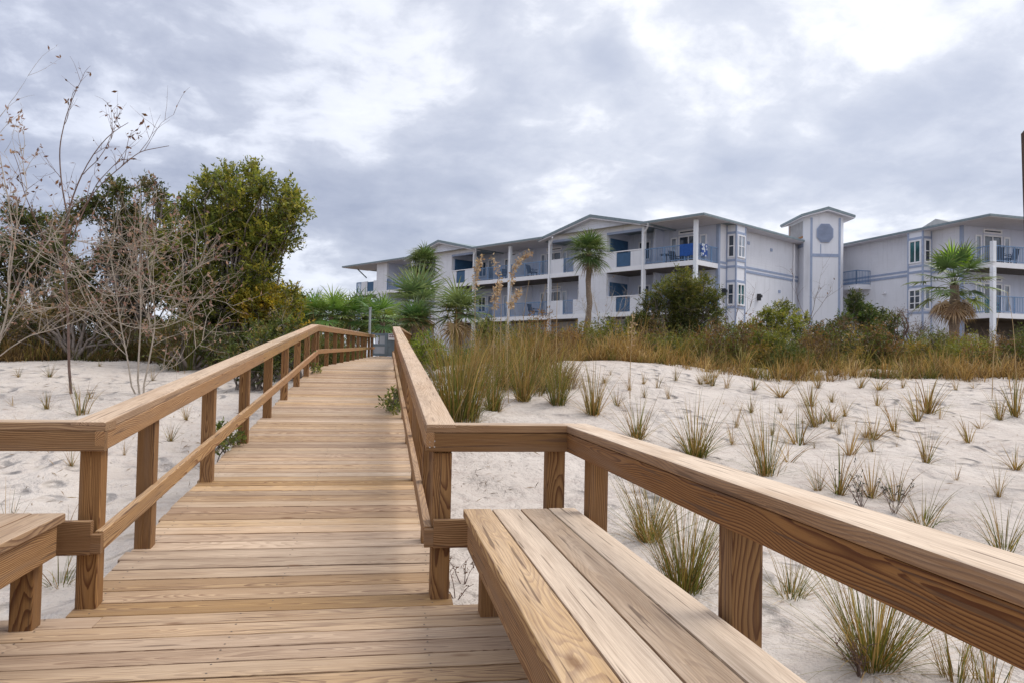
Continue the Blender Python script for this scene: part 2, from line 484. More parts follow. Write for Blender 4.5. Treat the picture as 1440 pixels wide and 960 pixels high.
# ---- ramp railings (two things)
PW = .089
def post(parent, x, y, z0, z1, w=PW, d=PW, name='post'):
    L = Lumber(); L.add((x, y, z0), Z, X, Y, z1 - z0, w, d, tone('post'), random.uniform(.05, .2), .005, 1, 0, (random.uniform(-.07, .07), random.uniform(-.07, .07)))
    return L.build(name, parent)

def along(parent, name, p0, d, dn, xdir, L, W, T, tint, wth, maxlen=4.9):
    """a rail made of butted lengths of lumber"""
    q = Lumber(); t = 0
    while t < L - .01:
        l = min(maxlen * random.uniform(.8, 1), L - t)
        if L - t - l < .8: l = L - t
        q.add(p0 + d * t + dn * random.uniform(0, .0025), d, xdir, dn, l - .003, W, T, tint if t == 0 else tuple(c * random.uniform(.9, 1.1) for c in tint), wth, .006, 6, .003)
        t += l
    return q.build(name, parent)

YS = 3.64
LEN1 = (CREST - YS) / RD[1]
ZT = .838
def ramp_pt(x, y, h): return np.array([x, y, deck_z(y) + h])
posts_y = [3.70] + [4.52 + 1.525 * k for k in range(7)] + [15.06]

rl = tag(empty('ramp_railing', (-1.22, 3.7, 0)), 'pine railing along the left edge of the ramp, from the corner post over the crest', 'railing', 'boardwalk railings')
rr = tag(empty('ramp_railing', (.26, 3.7, 0)), 'pine railing along the right edge of the ramp, seen end-on', 'railing', 'boardwalk railings')
bpy.context.view_layer.update()
for root, side in ((rl, -1), (rr, 1)):
    off = Vector(root.location)
    def put(o):
        o.location = -off
    px_ = -1.31 if side < 0 else .261
    for yy in posts_y:
        put(post(root, px_, yy, deck_z(yy) + (0 if yy > 3.8 else -.0), deck_z(yy + .05) + .8))
    # rail beam (2x4 on edge) on the inner face, cap (2x6 flat) on top
    bx = -1.229 if side < 0 else .223
    inner = -1.19 if side < 0 else .223
    cx = inner - .14 if side < 0 else inner
    put(along(root, 'rail_beam', ramp_pt(bx, YS + .002, ZT - .128), RD, RN, X, LEN1, .038, .089, tone('rail'), .35))
    put(along(root, 'cap_rail', ramp_pt(cx, YS + .001, ZT - .038), RD, RN, X, LEN1, .14, .038, (.50, .34, .21), .62))
    put(along(root, 'lower_rail', ramp_pt(bx, YS + .04, .262), RD, RN, X, LEN1 - .03, .038, .087, (.48, .29, .125) if side < 0 else tone('rail'), .3))
    # upper walkway
    Q = P0 + UX * (0 if side < 0 else 1.69 - .14)
    Q0 = np.array([px_, CREST + .03, deck_z(CREST)])
    for k in range(11):
        pp = Q0 + UD * (.28 + 1.5 * k) - Z * .02
        put(post(root, pp[0], pp[1], pp[2], pp[2] + .81))
    e = np.array([bx, CREST, deck_z(CREST)])
    put(along(root, 'rail_beam', e + Z * (ZT - .128), UD, UN, UX, 15.9, .038, .089, tone('rail'), .3))
    put(along(root, 'cap_rail', np.array([cx, CREST, deck_z(CREST) + ZT - .038]), UD, UN, UX, 15.9, .14,   .038, (.50, .34, .20), .5))
    put(along(root, 'lower_rail', e + Z * .275, UD, UN, UX, 15.9, .038, .087, tone('rail'), .3))

# ---- platform railings
pr = tag(empty('platform_railing', (.945, 2, 0)), 'broad pine railing behind the right bench, brown sided under a bleached cap', 'railing', 'boardwalk railings')
off = Vector(pr.location)
def put2(o, root): o.location = -Vector(root.location); return o
L = Lumber(); L.add((.2235, YS, ZT - .126), X, Y, Z, .705, .038, .0885, (.26, .14, .05), .1, .005, 3, .001, (.01, .07)); put2(L.build('rail_beam', pr), pr)
L = Lumber(); L.add((.2225, YS - .001, ZT - .036), X, Y, Z, .71, .14, .0375, (.30, .165, .065), .9, .005, 3); put2(L.build('cap_rail', pr), pr)
L = Lumber(); L.add((.907, YS + .036, ZT - .128), -Y, X, Z, 5.6, .038, .09, (.28, .135, .042), .0, .006, 8, .002, (.004, -.03)); put2(L.build('rail_beam', pr), pr)
L = Lumber(); L.add((.9035, YS + .137, ZT - .036), -Y, X, Z, 5.7, .14, .038, (.27, .135, .045), 1.35, .008, 8, .002, (.02, .05)); put2(L.build('cap_rail', pr), pr)
put2(post(pr, .262, 3.685, 0, .70), pr).name = 'post'
for (xx, yy, zb) in ((.822, 3.69, -.5), (.946, 3.37, -.5), (.946, 1.94, -.5), (.946, .3, -.5), (.946, -1.3, -.5)):
    put2(post(pr, xx, yy, zb, ZT - .04 if xx < .9 else ZT - .038), pr)
# screws
sc = MB()
for (xx, zz) in ((.24, .76), (.24, .733), (.262, .762), (.262, .735)):
    sc.tube([(xx, YS - .002, zz), (xx, YS + .004, zz)], .0035, 8)
put2(sc.build('screw_head', plain('bright_steel', (.5, .5, .48), .35, .1, 3, .9), pr), pr)

pl = tag(empty('platform_railing', (-1.3, 3.65, 0)), 'dark pine railing running level out of frame at the left, behind the left bench', 'railing', 'boardwalk railings')
L = Lumber(); L.add((-2.9, YS, ZT - .126), X, Y, Z, 1.71, .038, .0885, (.31, .18, .08), .1, .005, 3, .001, (.0, .05)); put2(L.build('rail_beam', pl), pl)
L = Lumber(); L.add((-2.9, YS - .001, ZT - .036), X, Y, Z, 1.712, .14, .0375, (.36, .22, .11), .6, .005, 3, .001); put2(L.build('cap_rail', pl), pl)
put2(post(pl, -2.7, 3.69, -.5, ZT - .04), pl)

# ---- benches
def bench(x_in, sgn, label, tints, yend, ybeg):
    root = tag(empty('wooden_bench', (x_in + sgn * .27, yend - 1, 0)), label, 'bench', 'built-in benches')
    w = .1285
    for k in range(4):
        L = Lumber()
        x0 = x_in + sgn * (k * (w + .0055)) - (w if sgn < 0 else 0)
        L.add((x0, ybeg, .422 + random.uniform(0, .0015)), Y, X, Z, yend - ybeg - random.uniform(0, .012), w, .038, tints[k][0], tints[k][1], .005, 6, .0012, (random.uniform(-.03, .03), random.choice((-1, 1)) * random.uniform(.03, .07)))
        put2(L.build('seat_board', root), root)
    L = Lumber(); xa = x_in + sgn * .016 - (.038 if sgn < 0 else 0)
    L.add((xa, ybeg, .287), Y, X, Z, yend - ybeg - .05, .038, .134, (.38, .22, .095), .15, .005, 4); put2(L.build('apron', root), root)
    L = Lumber(); xa = x_in + sgn * .50 - (.038 if sgn < 0 else 0)
    L.add((xa, ybeg, .287), Y, X, Z, yend - ybeg - .05, .038, .134, (.34, .20, .09), .15, .005, 4); put2(L.build('apron', root), root)
    for yy in (yend - .14, yend - 1.9, yend - 3.6):
        xl = x_in + sgn * .075 - (PW if sgn < 0 else 0)
        put2(post(root, xl, yy + .03, 0, .42, name='leg'), root)
        put2(post(root, xl + sgn * .33, yy + .03, 0, .42, name='leg'), root)
    # short tie from the bench to the corner post
    L = Lumber()
    if sgn > 0:
        L.add((.2245, YS + .0, .262), X, Y, Z, .042, .038, .085, (.33, .19, .085), .1, .004)
        L.add((.267, YS + .0, .258), X, Y, Z, .17, .038, .132, (.33, .19, .085), .1, .004)
    else:
        L.add((-1.2335, YS + .0, .262), X, Y, Z, .042, .038, .085, (.30, .17, .075), .1, .004)
        L.add((-1.43, YS + .0, .258), X, Y, Z, .196, .038, .148, (.30, .17, .075), .1, .004)
    put2(L.build('tie_board', root), root)
    return root
bench(.394, 1, 'long pine bench with four wide bleached seat boards in the right foreground', [((.50, .31, .125), .5), ((.54, .42, .30), 1.45), ((.47, .31, .175), .7), ((.55, .44, .32), 1.45)], 3.535, -1.6)
bench(-1.305, -1, 'end of a brown pine bench at the lower left edge, beside the left corner post', [((.34, .21, .11), .5), ((.36, .23, .13), .5), ((.34, .22, .12), .5), ((.34, .22, .12), .5)], 3.56, -1.6)

# ------------------------------------------------------------------ ground sheet
def axis(lo, hi, step, far, grow=1.16):
    a = list(np.arange(lo, hi + 1e-6, step)); d = step
    r = [hi]; 
    while r[-1] < far: d *= grow; r.append(r[-1] + d)
    d = step; l = [lo]
    while l[-1] > -far: d *= grow; l.append(l[-1] - d)
    return np.array(l[:0:-1] + a + r[1:])
gx = axis(-13, 17, .11, 900); gy_ = axis(-1, 24, .11, 900)
XX, YY = np.meshgrid(gx, gy_)
ZZ = G(XX.ravel(), YY.ravel())
VV = np.stack([XX.ravel(), YY.ravel(), ZZ], 1)
nx, ny = len(gx), len(gy_)
ii = (np.arange(ny - 1)[:, None] * nx + np.arange(nx - 1)[None]).ravel()
tag(mesh_np('sand_ground', VV, Q=np.stack([ii, ii + 1, ii + nx + 1, ii + nx], 1), mat=SAND, smooth=True), kind='structure')

# ------------------------------------------------------------------ vegetation builders
def unit(v): return v / (np.linalg.norm(v, axis=-1, keepdims=True) + 1e-9)

def blades(base, az, lean, curl, length, width, nseg, c0, c1, rng, kink=None):
    """curved tapering strips -> verts, quads, colours"""
    N = len(base)
    d = np.stack([np.cos(az), np.sin(az), np.zeros(N)], 1)
    tw = az + PI / 2 + rng.normal(0, .6, N)
    w = np.stack([np.cos(tw), np.sin(tw), np.zeros(N)], 1)
    p = base.copy(); V = np.zeros((N, nseg + 1, 2, 3)); C = np.ones((N, nseg + 1, 2, 4))
    for k in range(nseg + 1):
        t = k / nseg
        wd = (width * (1 - t ** 1.6) * .5 + .0006)[:, None]
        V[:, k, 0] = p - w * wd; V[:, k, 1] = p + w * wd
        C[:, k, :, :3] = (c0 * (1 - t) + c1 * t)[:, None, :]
        th = lean + curl * ((k + .5) / nseg) ** 1.5
        if kink is not None: th = th + kink * (t > .55)
        p = p + (length / nseg)[:, None] * (np.sin(th)[:, None] * d + np.cos(th)[:, None] * np.array([0, 0, 1.]))
    idx = np.arange(N * (nseg + 1) * 2).reshape(N, nseg + 1, 2)
    Q = np.stack([idx[:, :-1, 0], idx[:, :-1, 1], idx[:, 1:, 1], idx[:, 1:, 0]], -1).reshape(-1, 4)
    return V.reshape(-1, 3), Q, C.reshape(-1, 4)

GREENS = np.array([(.10, .135, .022), (.145, .17, .03), (.065, .10, .022), (.20, .18, .035)])
STRAWS = np.array([(.42, .27, .09), (.33, .195, .06), (.52, .38, .18), (.24, .125, .04), (.44, .285, .12)])

def tuft_mesh(name, n, h, spread, green, seed, width=.006, radius=.08, parent=None, wild=.5):
    r = np.random.default_rng(seed)
    az = r.uniform(0, 2 * PI, n); rad = radius * np.sqrt(r.uniform(0, 1, n))
    base = np.stack([rad * np.cos(az + r.normal(0, .5, n)), rad * np.sin(az), -.03 * np.ones(n)], 1)
    ln = h * r.uniform(.45, 1.15, n)
    lean = np.abs(r.normal(0, spread * .55, n)) + rad / radius * spread * .45
    curl = np.abs(r.normal(.35, .4, n)) * (.5 + spread)
    wildm = r.random(n) < .34 * wild
    lean = np.where(wildm, r.uniform(.7, 1.45, n), lean); curl = np.where(wildm, r.uniform(.2, .9, n), curl)
    isg = r.random(n) < green
    c0 = np.where(isg[:, None], GREENS[r.integers(0, 4, n)], STRAWS[r.integers(0, 5, n)])
    tip = STRAWS[r.integers(0, 5, n)]
    mixf = r.uniform(0, .65, n)[:, None]
    c1 = np.where(isg[:, None], c0 * (1 - mixf) * 1.3 + tip * mixf, tip)
    jit = r.uniform(.5, 1.05, n)[:, None]
    ln = np.where(r.random(n) < .2, ln * .45, ln)
    V, Q, C = blades(base, az, lean, curl, ln, width * r.uniform(.45, 1.1, n), 7, c0 * jit, c1 * jit, r)
    return mesh_np(name, V, Q=Q, mat=GRASS, parent=parent, attrs={'col': ('FLOAT_COLOR', C)})

def tubes_np(paths, sides=5):
    """paths: list of (points Kx3, radii K)"""
    Vs = []; Qs = []; n0 = 0
    for P, R in paths:
        P = np.asarray(P, float); K = len(P)
        t = np.gradient(P, axis=0); t = unit(t)
        ref = np.where(np.abs(t[:, 2:3]) > .9, np.array([[1, .1, 0]]), np.array([[.2, .1, .97]]))
        a = unit(np.cross(t, ref)); b = np.cross(t, a)
        an = np.arange(sides) * 2 * PI / sides
        ring = P[:, None] + np.asarray(R)[:, None, None] * (np.cos(an)[None, :, None] * a[:, None] + np.sin(an)[None, :, None] * b[:, None])
        Vs.append(ring.reshape(-1, 3))
        idx = n0 + np.arange(K * sides).reshape(K, sides)
        nx_ = np.roll(idx, -1, 1)
        Qs.append(np.stack([idx[:-1], nx_[:-1], nx_[1:], idx[1:]], -1).reshape(-1, 4)); n0 += K * sides
    return np.concatenate(Vs), np.concatenate(Qs)

def curve(p0, p1, sag, rng, k=7, wob=.06):
    p0 = np.array(p0); p1 = np.array(p1); t = np.linspace(0, 1, k)[:, None]
    L = np.linalg.norm(p1 - p0)
    P = p0 * (1 - t) + p1 * t + np.array([0, 0, 1]) * sag * L * np.sin(t * PI)
    w = rng.normal(0, wob * L, (k, 3)); w[0] = 0; w[-1] = 0
    w = (w + np.roll(w, 1, 0) + np.roll(w, -1, 0)) / 3; w[0] = 0; w[-1] = 0
    return P + w

def leaves(pos, dirs, size, rng, cols, slim=.36, nrm_up=.4):
    """kite-shaped leaves with a slight fold along the middle"""
    N = len(pos)
    dirs = unit(dirs)
    nrm = unit(rng.normal(0, 1, (N, 3)) + np.array([0, 0, nrm_up]))
    side = unit(np.cross(dirs, nrm)); nrm = np.cross(side, dirs)
    s = size[:, None]
    V = np.stack([pos, pos + dirs * s * .5 + side * s * slim * .5 + nrm * s * .06,
                  pos + dirs * s, pos + dirs * s * .5 - side * s * slim * .5 + nrm * s * .06], 1)
    Q = np.arange(N * 4).reshape(N, 4)
    C = np.ones((N, 4, 4)); C[:, :, :3] = cols[:, None]
    return V.reshape(-1, 3), Q, C.reshape(-1, 4)

def shrub(name, label, cat, clumps, base, leaf=.07, sprigs=240, per=16, palette=None, seed=1, trunks=3, group=None, twl=.22, flat=.9, slim=.38, trunk_r=.045, bark=None, dens=1.0, show_limb=True):
    """clumps: list of (x, y, z, radius[, tone]); leaves sit on sprigs that fill the clumps unevenly"""
    r = np.random.default_rng(seed)
    root = tag(empty(name, base), label, cat, group)
    b0 = np.array(base, float)
    palette = np.array(palette if palette is not None else [(.045, .075, .018), (.07, .10, .022), (.10, .12, .03), (.035, .055, .018)])
    Ps = []; Ds = []; Cs = []; Ss = []; tw = []
    for cl in clumps:
        c = np.array(cl[:3]) - b0; rad = cl[3]; tn = np.array(cl[4]) if len(cl) > 4 else np.ones(3)
        n = max(6, int(sprigs * dens * (rad / .5) ** 2))
        d = unit(r.normal(0, 1, (n, 3)))
        lump = .72 + .55 * vnoise(d[:, 0] * 2.2 + seed, d[:, 1] * 2.2 + d[:, 2] * 1.7, seed)
        q = c + d * (rad * lump * r.uniform(.15, 1, n) ** .45)[:, None] * np.array([1, 1, flat])
        out = unit(d * .8 + np.array([0, 0, .55]) + r.normal(0, .5, (n, 3)))
        pc = palette[r.integers(0, len(palette), n)] * tn * r.uniform(.55, 1.5, n)[:, None]
        ln = twl * r.uniform(.6, 1.4, n)
        k = np.arange(per) / per
        pos = (q[:, None] + out[:, None] * (ln[:, None] * k[None])[..., None]).reshape(-1, 3)
        dd = unit(r.normal(0, 1, (n * per, 3)) * .8 + np.repeat(out, per, 0) * .75)
        Ps.append(pos); Ds.append(dd); Cs.append(np.repeat(pc, per, 0) * r.uniform(.7, 1.35, n * per)[:, None]); Ss.append(leaf * r.uniform(.6, 1.25, n * per))
        sel = r.random(n) < .16
        for qq, oo, l_ in zip(q[sel], out[sel], ln[sel]):
            tw.append((np.stack([c + (qq - c) * .25, qq, qq + oo * l_]), [.010, .006, .002]))
    V, Q, C = leaves(np.concatenate(Ps), np.concatenate(Ds), np.concatenate(Ss), r, np.concatenate(Cs), slim)
    mesh_np('crown', V, Q=Q, mat=LEAF, parent=root, attrs={'col': ('FLOAT_COLOR', C)})
    feet = [np.array([r.normal(0, .12), r.normal(0, .12), -.1]) for _ in range(trunks)]
    paths = list(tw)
    for i, cl in enumerate(clumps):
        c = np.array(cl[:3]) - b0; f = feet[i % trunks]
        P = curve(f, c, .08, r, 9, .05)
        paths.append((P, np.linspace(trunk_r, .010, 9)))
    V, Q = tubes_np(paths)
    mesh_np('trunk', V, Q=Q, mat=bark or BARK, parent=root, smooth=True)
    return root

def clumps_px(lst, depth, spread=.5, seed=0, tone=None):
    r = random.Random(seed); o = []
    for c in lst:
        dd = depth + r.uniform(-spread, spread)
        p = at(c[0], c[1], dd); cl = [p[0], p[1], p[2], c[2] * dd / FPX]
        if len(c) > 3: cl.append(c[3])
        elif tone is not None: cl.append(tone)
        o.append(cl)
    return o

def ragged(lst, k=3, f=.58, j=.62, seed=0):
    r = random.Random(seed); o = []
    for c in lst:
        tn = [c[3]] if len(c) > 3 else []
        for _ in range(k):
            a = r.uniform(0, 6.28); q = c[2] * j * r.uniform(.5, 1.2); t = r.uniform(.7, 1.35)
            base_ = tn[0] if tn else (1, 1, 1)
            o.append((c[0] + q * math.cos(a), c[1] + q * math.sin(a), c[2] * f * r.uniform(.7, 1.2), tuple(x_ * t for x_ in base_)))
    return o

def foot(px, depth, py=500):
    p = at(px, py, depth); return (p[0], p[1], Gs(p[0], p[1]))

# fan palms -----------------------------------------------------------------
def fan_crown(n, plen, flen, seed, elev=(-.6, 1.45), leafl=19, droop=.9, cols=None, span=2.2, wid=.035, skirt=False):
    r = np.random.default_rng(seed)
    cols = np.array(cols if cols is not None else [(.06, .11, .035), (.08, .13, .04), (.10, .14, .05), (.05, .09, .035)])
    Vs, Qs, Cs = [], [], []; n0 = 0; stems = []
    for i in range(n):
        az = i * 2.399963 + r.normal(0, .2); el = elev[0] + (elev[1] - elev[0]) * ((i + .5) / n) ** .8 + r.normal(0, .08)
        d = np.array([math.cos(az) * math.cos(el), math.sin(az) * math.cos(el), math.sin(el)])
        pl_ = plen * r.uniform(.75, 1.15)
        sag = -.12 if not skirt else .1
        P = curve(np.zeros(3), d * pl_, .10, r, 5, .01) ; stems.append((P, np.linspace(.018, .010, 5)))
        tip = P[-1]; dd = unit(P[-1] - P[-2])
        side = unit(np.cross(dd, [0, 0, 1.0])); up = np.cross(side, dd)
        a = np.linspace(-span, span, leafl) + r.normal(0, .04, leafl)
        L = flen * (1 - .32 * (np.abs(a) / span) ** 2) * r.uniform(.85, 1.1, leafl)
        K = 5
        dirs = np.cos(a)[:, None] * dd + np.sin(a)[:, None] * side + (.18 * (1 - np.abs(a) / span))[:, None] * up
        dirs = unit(dirs)
        wv = unit(np.cross(dirs, up + .25 * r.normal(0, 1, (leafl, 3))))
        p = np.repeat(tip[None], leafl, 0); V = np.zeros((leafl, K + 1, 2, 3))
        for k in range(K + 1):
            t = k / K; w = wid * (.45 + 1.1 * t if t < .45 else .95 * (1 - t) / .55 + .03) * .5
            V[:, k, 0] = p - wv * w; V[:, k, 1] = p + wv * w
            g = droop * t ** 2 * r.uniform(.7, 1.2, leafl)
            st = unit(dirs - np.array([0, 0, 1.]) * g[:, None])
            p = p + st * (L / K)[:, None]
        idx = n0 + np.arange(leafl * (K + 1) * 2).reshape(leafl, K + 1, 2); n0 += idx.size
        Qs.append(np.stack([idx[:, :-1, 0], idx[:, :-1, 1], idx[:, 1:, 1], idx[:, 1:, 0]], -1).reshape(-1, 4))
        Vs.append(V.reshape(-1, 3))
        c = cols[r.integers(0, len(cols))] * r.uniform(1.2, 2.5)
        C = np.ones((leafl, K + 1, 2, 4)); C[..., :3] = c
        C[:, -2:, :, :3] = C[:, -2:, :, :3] * .7 + np.array([.30, .24, .12]) * .3
        Cs.append(C.reshape(-1, 4))
    return np.concatenate(Vs), np.concatenate(Qs), np.concatenate(Cs), stems

def fan_palm(label, base, height, n, plen, flen, seed, trunk_r=.13, lean=(0, 0), group=None, elev=(-.6, 1.45), cols=None, dead=0, name='fan_palm', wid=.04, droop=.9, span=2.2, extra=None):
    r = np.random.default_rng(seed + 99)
    root = tag(empty(name, base), label, 'palm', group)
    top = np.array([lean[0], lean[1], height])
    if height > .8:
        P = curve([0, 0, -.3], top, 0, r, 16, .012)
        R = trunk_r * (1 + .10 * np.sin(np.arange(16) * 2.1)) * np.linspace(1.15, .9, 16)
        V, Q = tubes_np([(P, R)], 10); mesh_np('trunk', V, Q=Q, mat=PALMBARK, parent=root, smooth=True)
    V, Q, C, st = fan_crown(n, plen, flen, seed, elev, cols=cols, wid=wid, droop=droop, span=span)
    o = mesh_np('crown', V, Q=Q, mat=FROND, parent=root, attrs={'col': ('FLOAT_COLOR', C)}); o.location = tuple(top)
    V, Q = tubes_np(st, 4); o = mesh_np('frond_stalks', V, Q=Q, mat=FROND, parent=root, attrs={'col': ('FLOAT_COLOR', np.tile((.13, .15, .05, 1), (len(V), 1)))}); o.location = tuple(top)
    if extra:
        V, Q, C, st = fan_crown(extra[0], plen * 1.0, flen, seed + 3, (1.2, 1.5), cols=[extra[1]], wid=wid * 1.3, droop=.15, span=span)
        o = mesh_np('spear_frond', V, Q=Q, mat=FROND, parent=root, attrs={'col': ('FLOAT_COLOR', C)}); o.location = tuple(top)
    if dead:
        V, Q, C, st = fan_crown(dead, plen * .9, flen * .85, seed + 5, (-1.45, -.75), cols=[(.16, .10, .06), (.22, .15, .09), (.11, .07, .045)], wid=wid * .8, droop=1.6)
        o = mesh_np('dead_skirt', V, Q=Q, mat=FROND, parent=root, attrs={'col': ('FLOAT_COLOR', C)}); o.location = tuple(top - np.array([0, 0, .15]))
    return root

# ------------------------------------------------------------------ grass on the open sand
BIG = [  # px, py, height px, blades, spread, green, label
 (1228, 935, 165, 330, .62, .55, 'large green and straw grass clump under the right platform railing, nearest the camera'),
 (962, 832, 150, 300, .42, .6, 'tall upright green grass clump behind the right bench, just left of the thick railing post'),
 (912, 760, 95, 170, .6, .45, 'loose grass clump with sprawling blades behind the middle of the right bench'),
 (1112, 838, 75, 95, .75, .55, 'small spreading grass tuft under the railing, right of the thick railing post'),
 (1345, 957, 85, 60, .35, .3, 'thin upright grass tuft at the bottom edge right of the large clump'),
 (1392, 962, 80, 50, .35, .25, 'sparse straw tuft at the bottom right corner below the railing'),
 (1298, 737, 62, 70, .75, .7, 'green arching grass tuft just beyond the railing at the right'),
 (1412, 772, 66, 60, .55, .6, 'feathery grass tuft above the railing near the right edge'),
 (1078, 668, 88, 110, .32, .55, 'upright grass tuft alone in open sand beyond the middle of the right railing'),
 (978, 642, 78, 150, .55, .5, 'bushy straw and green tuft just above the right railing near its bend'),
 (897, 616, 55, 90, .45, .4, 'straw coloured tuft above the bend of the right railing'),
 (644, 590, 118, 520, .36, .6, 'biggest green grass clump on the dune, close beside the right ramp railing'),
 (694, 577, 66, 170, .35, .35, 'straw and green clump just right of the biggest dune clump'),
 (736, 563, 66, 170, .35, .5, 'second clump right of the biggest dune clump'),
 (784, 568, 66, 150, .32, .65, 'green clump left of the bare dune shoulder'),
 (834, 582, 62, 130, .32, .3, 'straw clump standing on the bare dune shoulder'),
 (86, 822, 52, 34, .7, .7, 'small green tuft in the sand between the left bench leg and corner post'),
 (12, 745, 60, 16, .5, .3, 'few thin bent stems in sand behind the left bench'),
 (96, 752, 60, 14, .6, .3, 'few bent straw stems between the left corner post and bench'),
 (115, 582, 42, 40, .25, .4, 'small upright tuft behind the left platform railing'),
]
for i, (px, py, hp, n, sp, gr, lab) in enumerate(BIG):
    p, d = on_ground(px, py)
    h = hp * d / FPX
    o = tuft_mesh('grass_clump', int(n * 1.25), h * 1.25, sp, gr, 100 + i, .0048 if d < 6 else .007 if d < 9 else .011, .035 + h * .09 if i not in (11,) else .3)
    o.location = tuple(p); tag(o, lab, 'grass clump')

protos = [tuft_mesh('grass_tuft', nb, 1.0, sp, gr, 300 + k, .019, .07, wild=.7) for k, (nb, sp, gr) in enumerate([(46, .30, .30), (34, .5, .12), (60, .34, .4), (16, .7, .15), (26, .2, .05), (54, .55, .3), (12, .3, .1), (38, .42, .2)])]
SMALL = [(1098, 558, 28), (1060, 548, 22), (1150, 545, 20), (1105, 590, 30), (1122, 625, 45), (1145, 600, 50), (1188, 585, 28), (1195, 640, 40), (1229, 618, 38), (1234, 570, 24), (1258, 606, 52), (1290, 592, 48), (1305, 580, 45), (1303, 650, 52), (1322, 588, 30), (1362, 622, 45), (1378, 602, 30), (1405, 590, 50), (1428, 585, 60), (1404, 698, 46), (1428, 660, 34), (1022, 545, 22), (1005, 530, 20), (985, 540, 18), (950, 535, 18), (925, 545, 22), (905, 540, 20), (885, 548, 28), (868, 570, 34), (940, 560, 26), (1035, 600, 34), (1030, 625, 40), (1056, 580, 24), (1090, 525, 16), (1190, 533, 18), (1210, 545, 22), (1270, 545, 22), (1345, 548, 20), (1338, 520, 22), (1370, 545, 24), (1420, 545, 26), (1110, 650, 46), (1150, 690, 46), (1180, 695, 55), (1225, 700, 52), (1260, 705, 50), (1030, 700, 30), (1345, 675, 30), (1140, 570, 26), (1170, 565, 20), (1180, 610, 24),
         (66, 575, 26), (128, 560, 24), (18, 570, 22), (150, 610, 26), (40, 620, 30), (100, 655, 40), (215, 535, 22), (26, 530, 18), (140, 515, 14), (226, 700, 20), (240, 620, 24), (262, 590, 22), (70, 530, 20), (175, 640, 24)]
rr_ = random.Random(5)
for k in range(7):
    cx_, cy_ = rr_.uniform(900, 1440), rr_.uniform(535, 640)
    for q in range(rr_.randint(2, 6)): SMALL.append((cx_ + rr_.gauss(0, 26), max(527, cy_ + rr_.gauss(0, 10)), rr_.uniform(7, 32)))
first = [True] * len(protos)
for k, (px, py, hp) in enumerate(SMALL):
    p, d = on_ground(px, py); j = rr_.randrange(len(protos))
    o = protos[j] if first[j] else protos[j].copy()
    if not first[j]: COL.objects.link(o)
    first[j] = False
    s = 1.3 * hp * d / FPX
    o.location = tuple(p); o.scale = (s * rr_.uniform(.7, 1.7),) * 2 + (s * rr_.uniform(.7, 1.15),); o.rotation_euler = (0, 0, rr_.uniform(0, 6.28)); o.rotation_euler = (rr_.gauss(0, .12), rr_.gauss(0, .12), o.rotation_euler[2])
    if px < 400: tag(o, 'thin dry grass tuft in the littered sand left of the boardwalk', 'grass tuft', 'dry tufts in the sand left of the boardwalk')
    else: tag(o, 'small dry grass tuft standing in the open white sand of the right dune slope', 'grass tuft', 'small tufts on the right dune slope')

# dark leafy weeds by the right railing and dry twiggy plants by the bench
def weed(px, py, hp, n, seed, label, name='dune_weed', green=False, mat=None):
    p, d = on_ground(px, py); h = hp * d / FPX; r = np.random.default_rng(seed)
    root = tag(empty(name, p), label, 'weed')
    paths = []; Ps = []; Ds = []
    for i in range(n):
        a = r.uniform(0, 6.28); l = h * r.uniform(.6, 1.1)
        e = np.array([math.cos(a), math.sin(a), 0]) * l * r.uniform(.1, .75) + np.array([0, 0, l * r.uniform(.6, 1)])
        P = curve([0, 0, -.03], e, .06, r, 6, .05); paths.append((P, np.linspace(.004, .0015, 6)))
        for q in range(3):
            k = r.integers(2, 6); d2 = unit(r.normal(0, 1, 3) + np.array([0, 0, .8])) * l * .28
            paths.append((curve(P[k], P[k] + d2, .05, r, 4, .05), np.linspace(.0025, .001, 4)))
            for m in range(4):
                Ps.append(P[k] + d2 * (m + 1) / 4); Ds.append(unit(r.normal(0, 1, 3)))
    V, Q = tubes_np(paths, 4); mesh_np('stems', V, Q=Q, mat=mat or DTWIG, parent=root)
    c = np.tile((.03, .04, .025) if green else (.15, .08, .05), (len(Ps), 1)) * r.uniform(.6, 1.4, (len(Ps), 1))
    V, Q, C = leaves(np.array(Ps), np.array(Ds), np.full(len(Ps), h * .085), r, c, .4)
    mesh_np('foliage', V, Q=Q, mat=LEAF, parent=root, attrs={'col': ('FLOAT_COLOR', C)})
weed(1212, 712, 58, 9, 1, 'dark leafy weed with thin stems above the right railing, left of the arching tuft', green=True)
weed(1258, 722, 55, 7, 2, 'dark sparse weed between the leafy weed and the arching green tuft', green=True)
weed(652, 822, 60, 3, 3, 'reddish dry twig plant seen between the right corner post and the bench leg', 'dry_twig_plant')
weed(640, 842, 42, 3, 4, 'lower dry twig plant lying at the deck edge beside the right corner post', 'dry_twig_plant')
weed(1210, 950, 60, 8, 6, 'brown dead stems at the foot of the large clump under the right railing', 'dry_twig_plant')

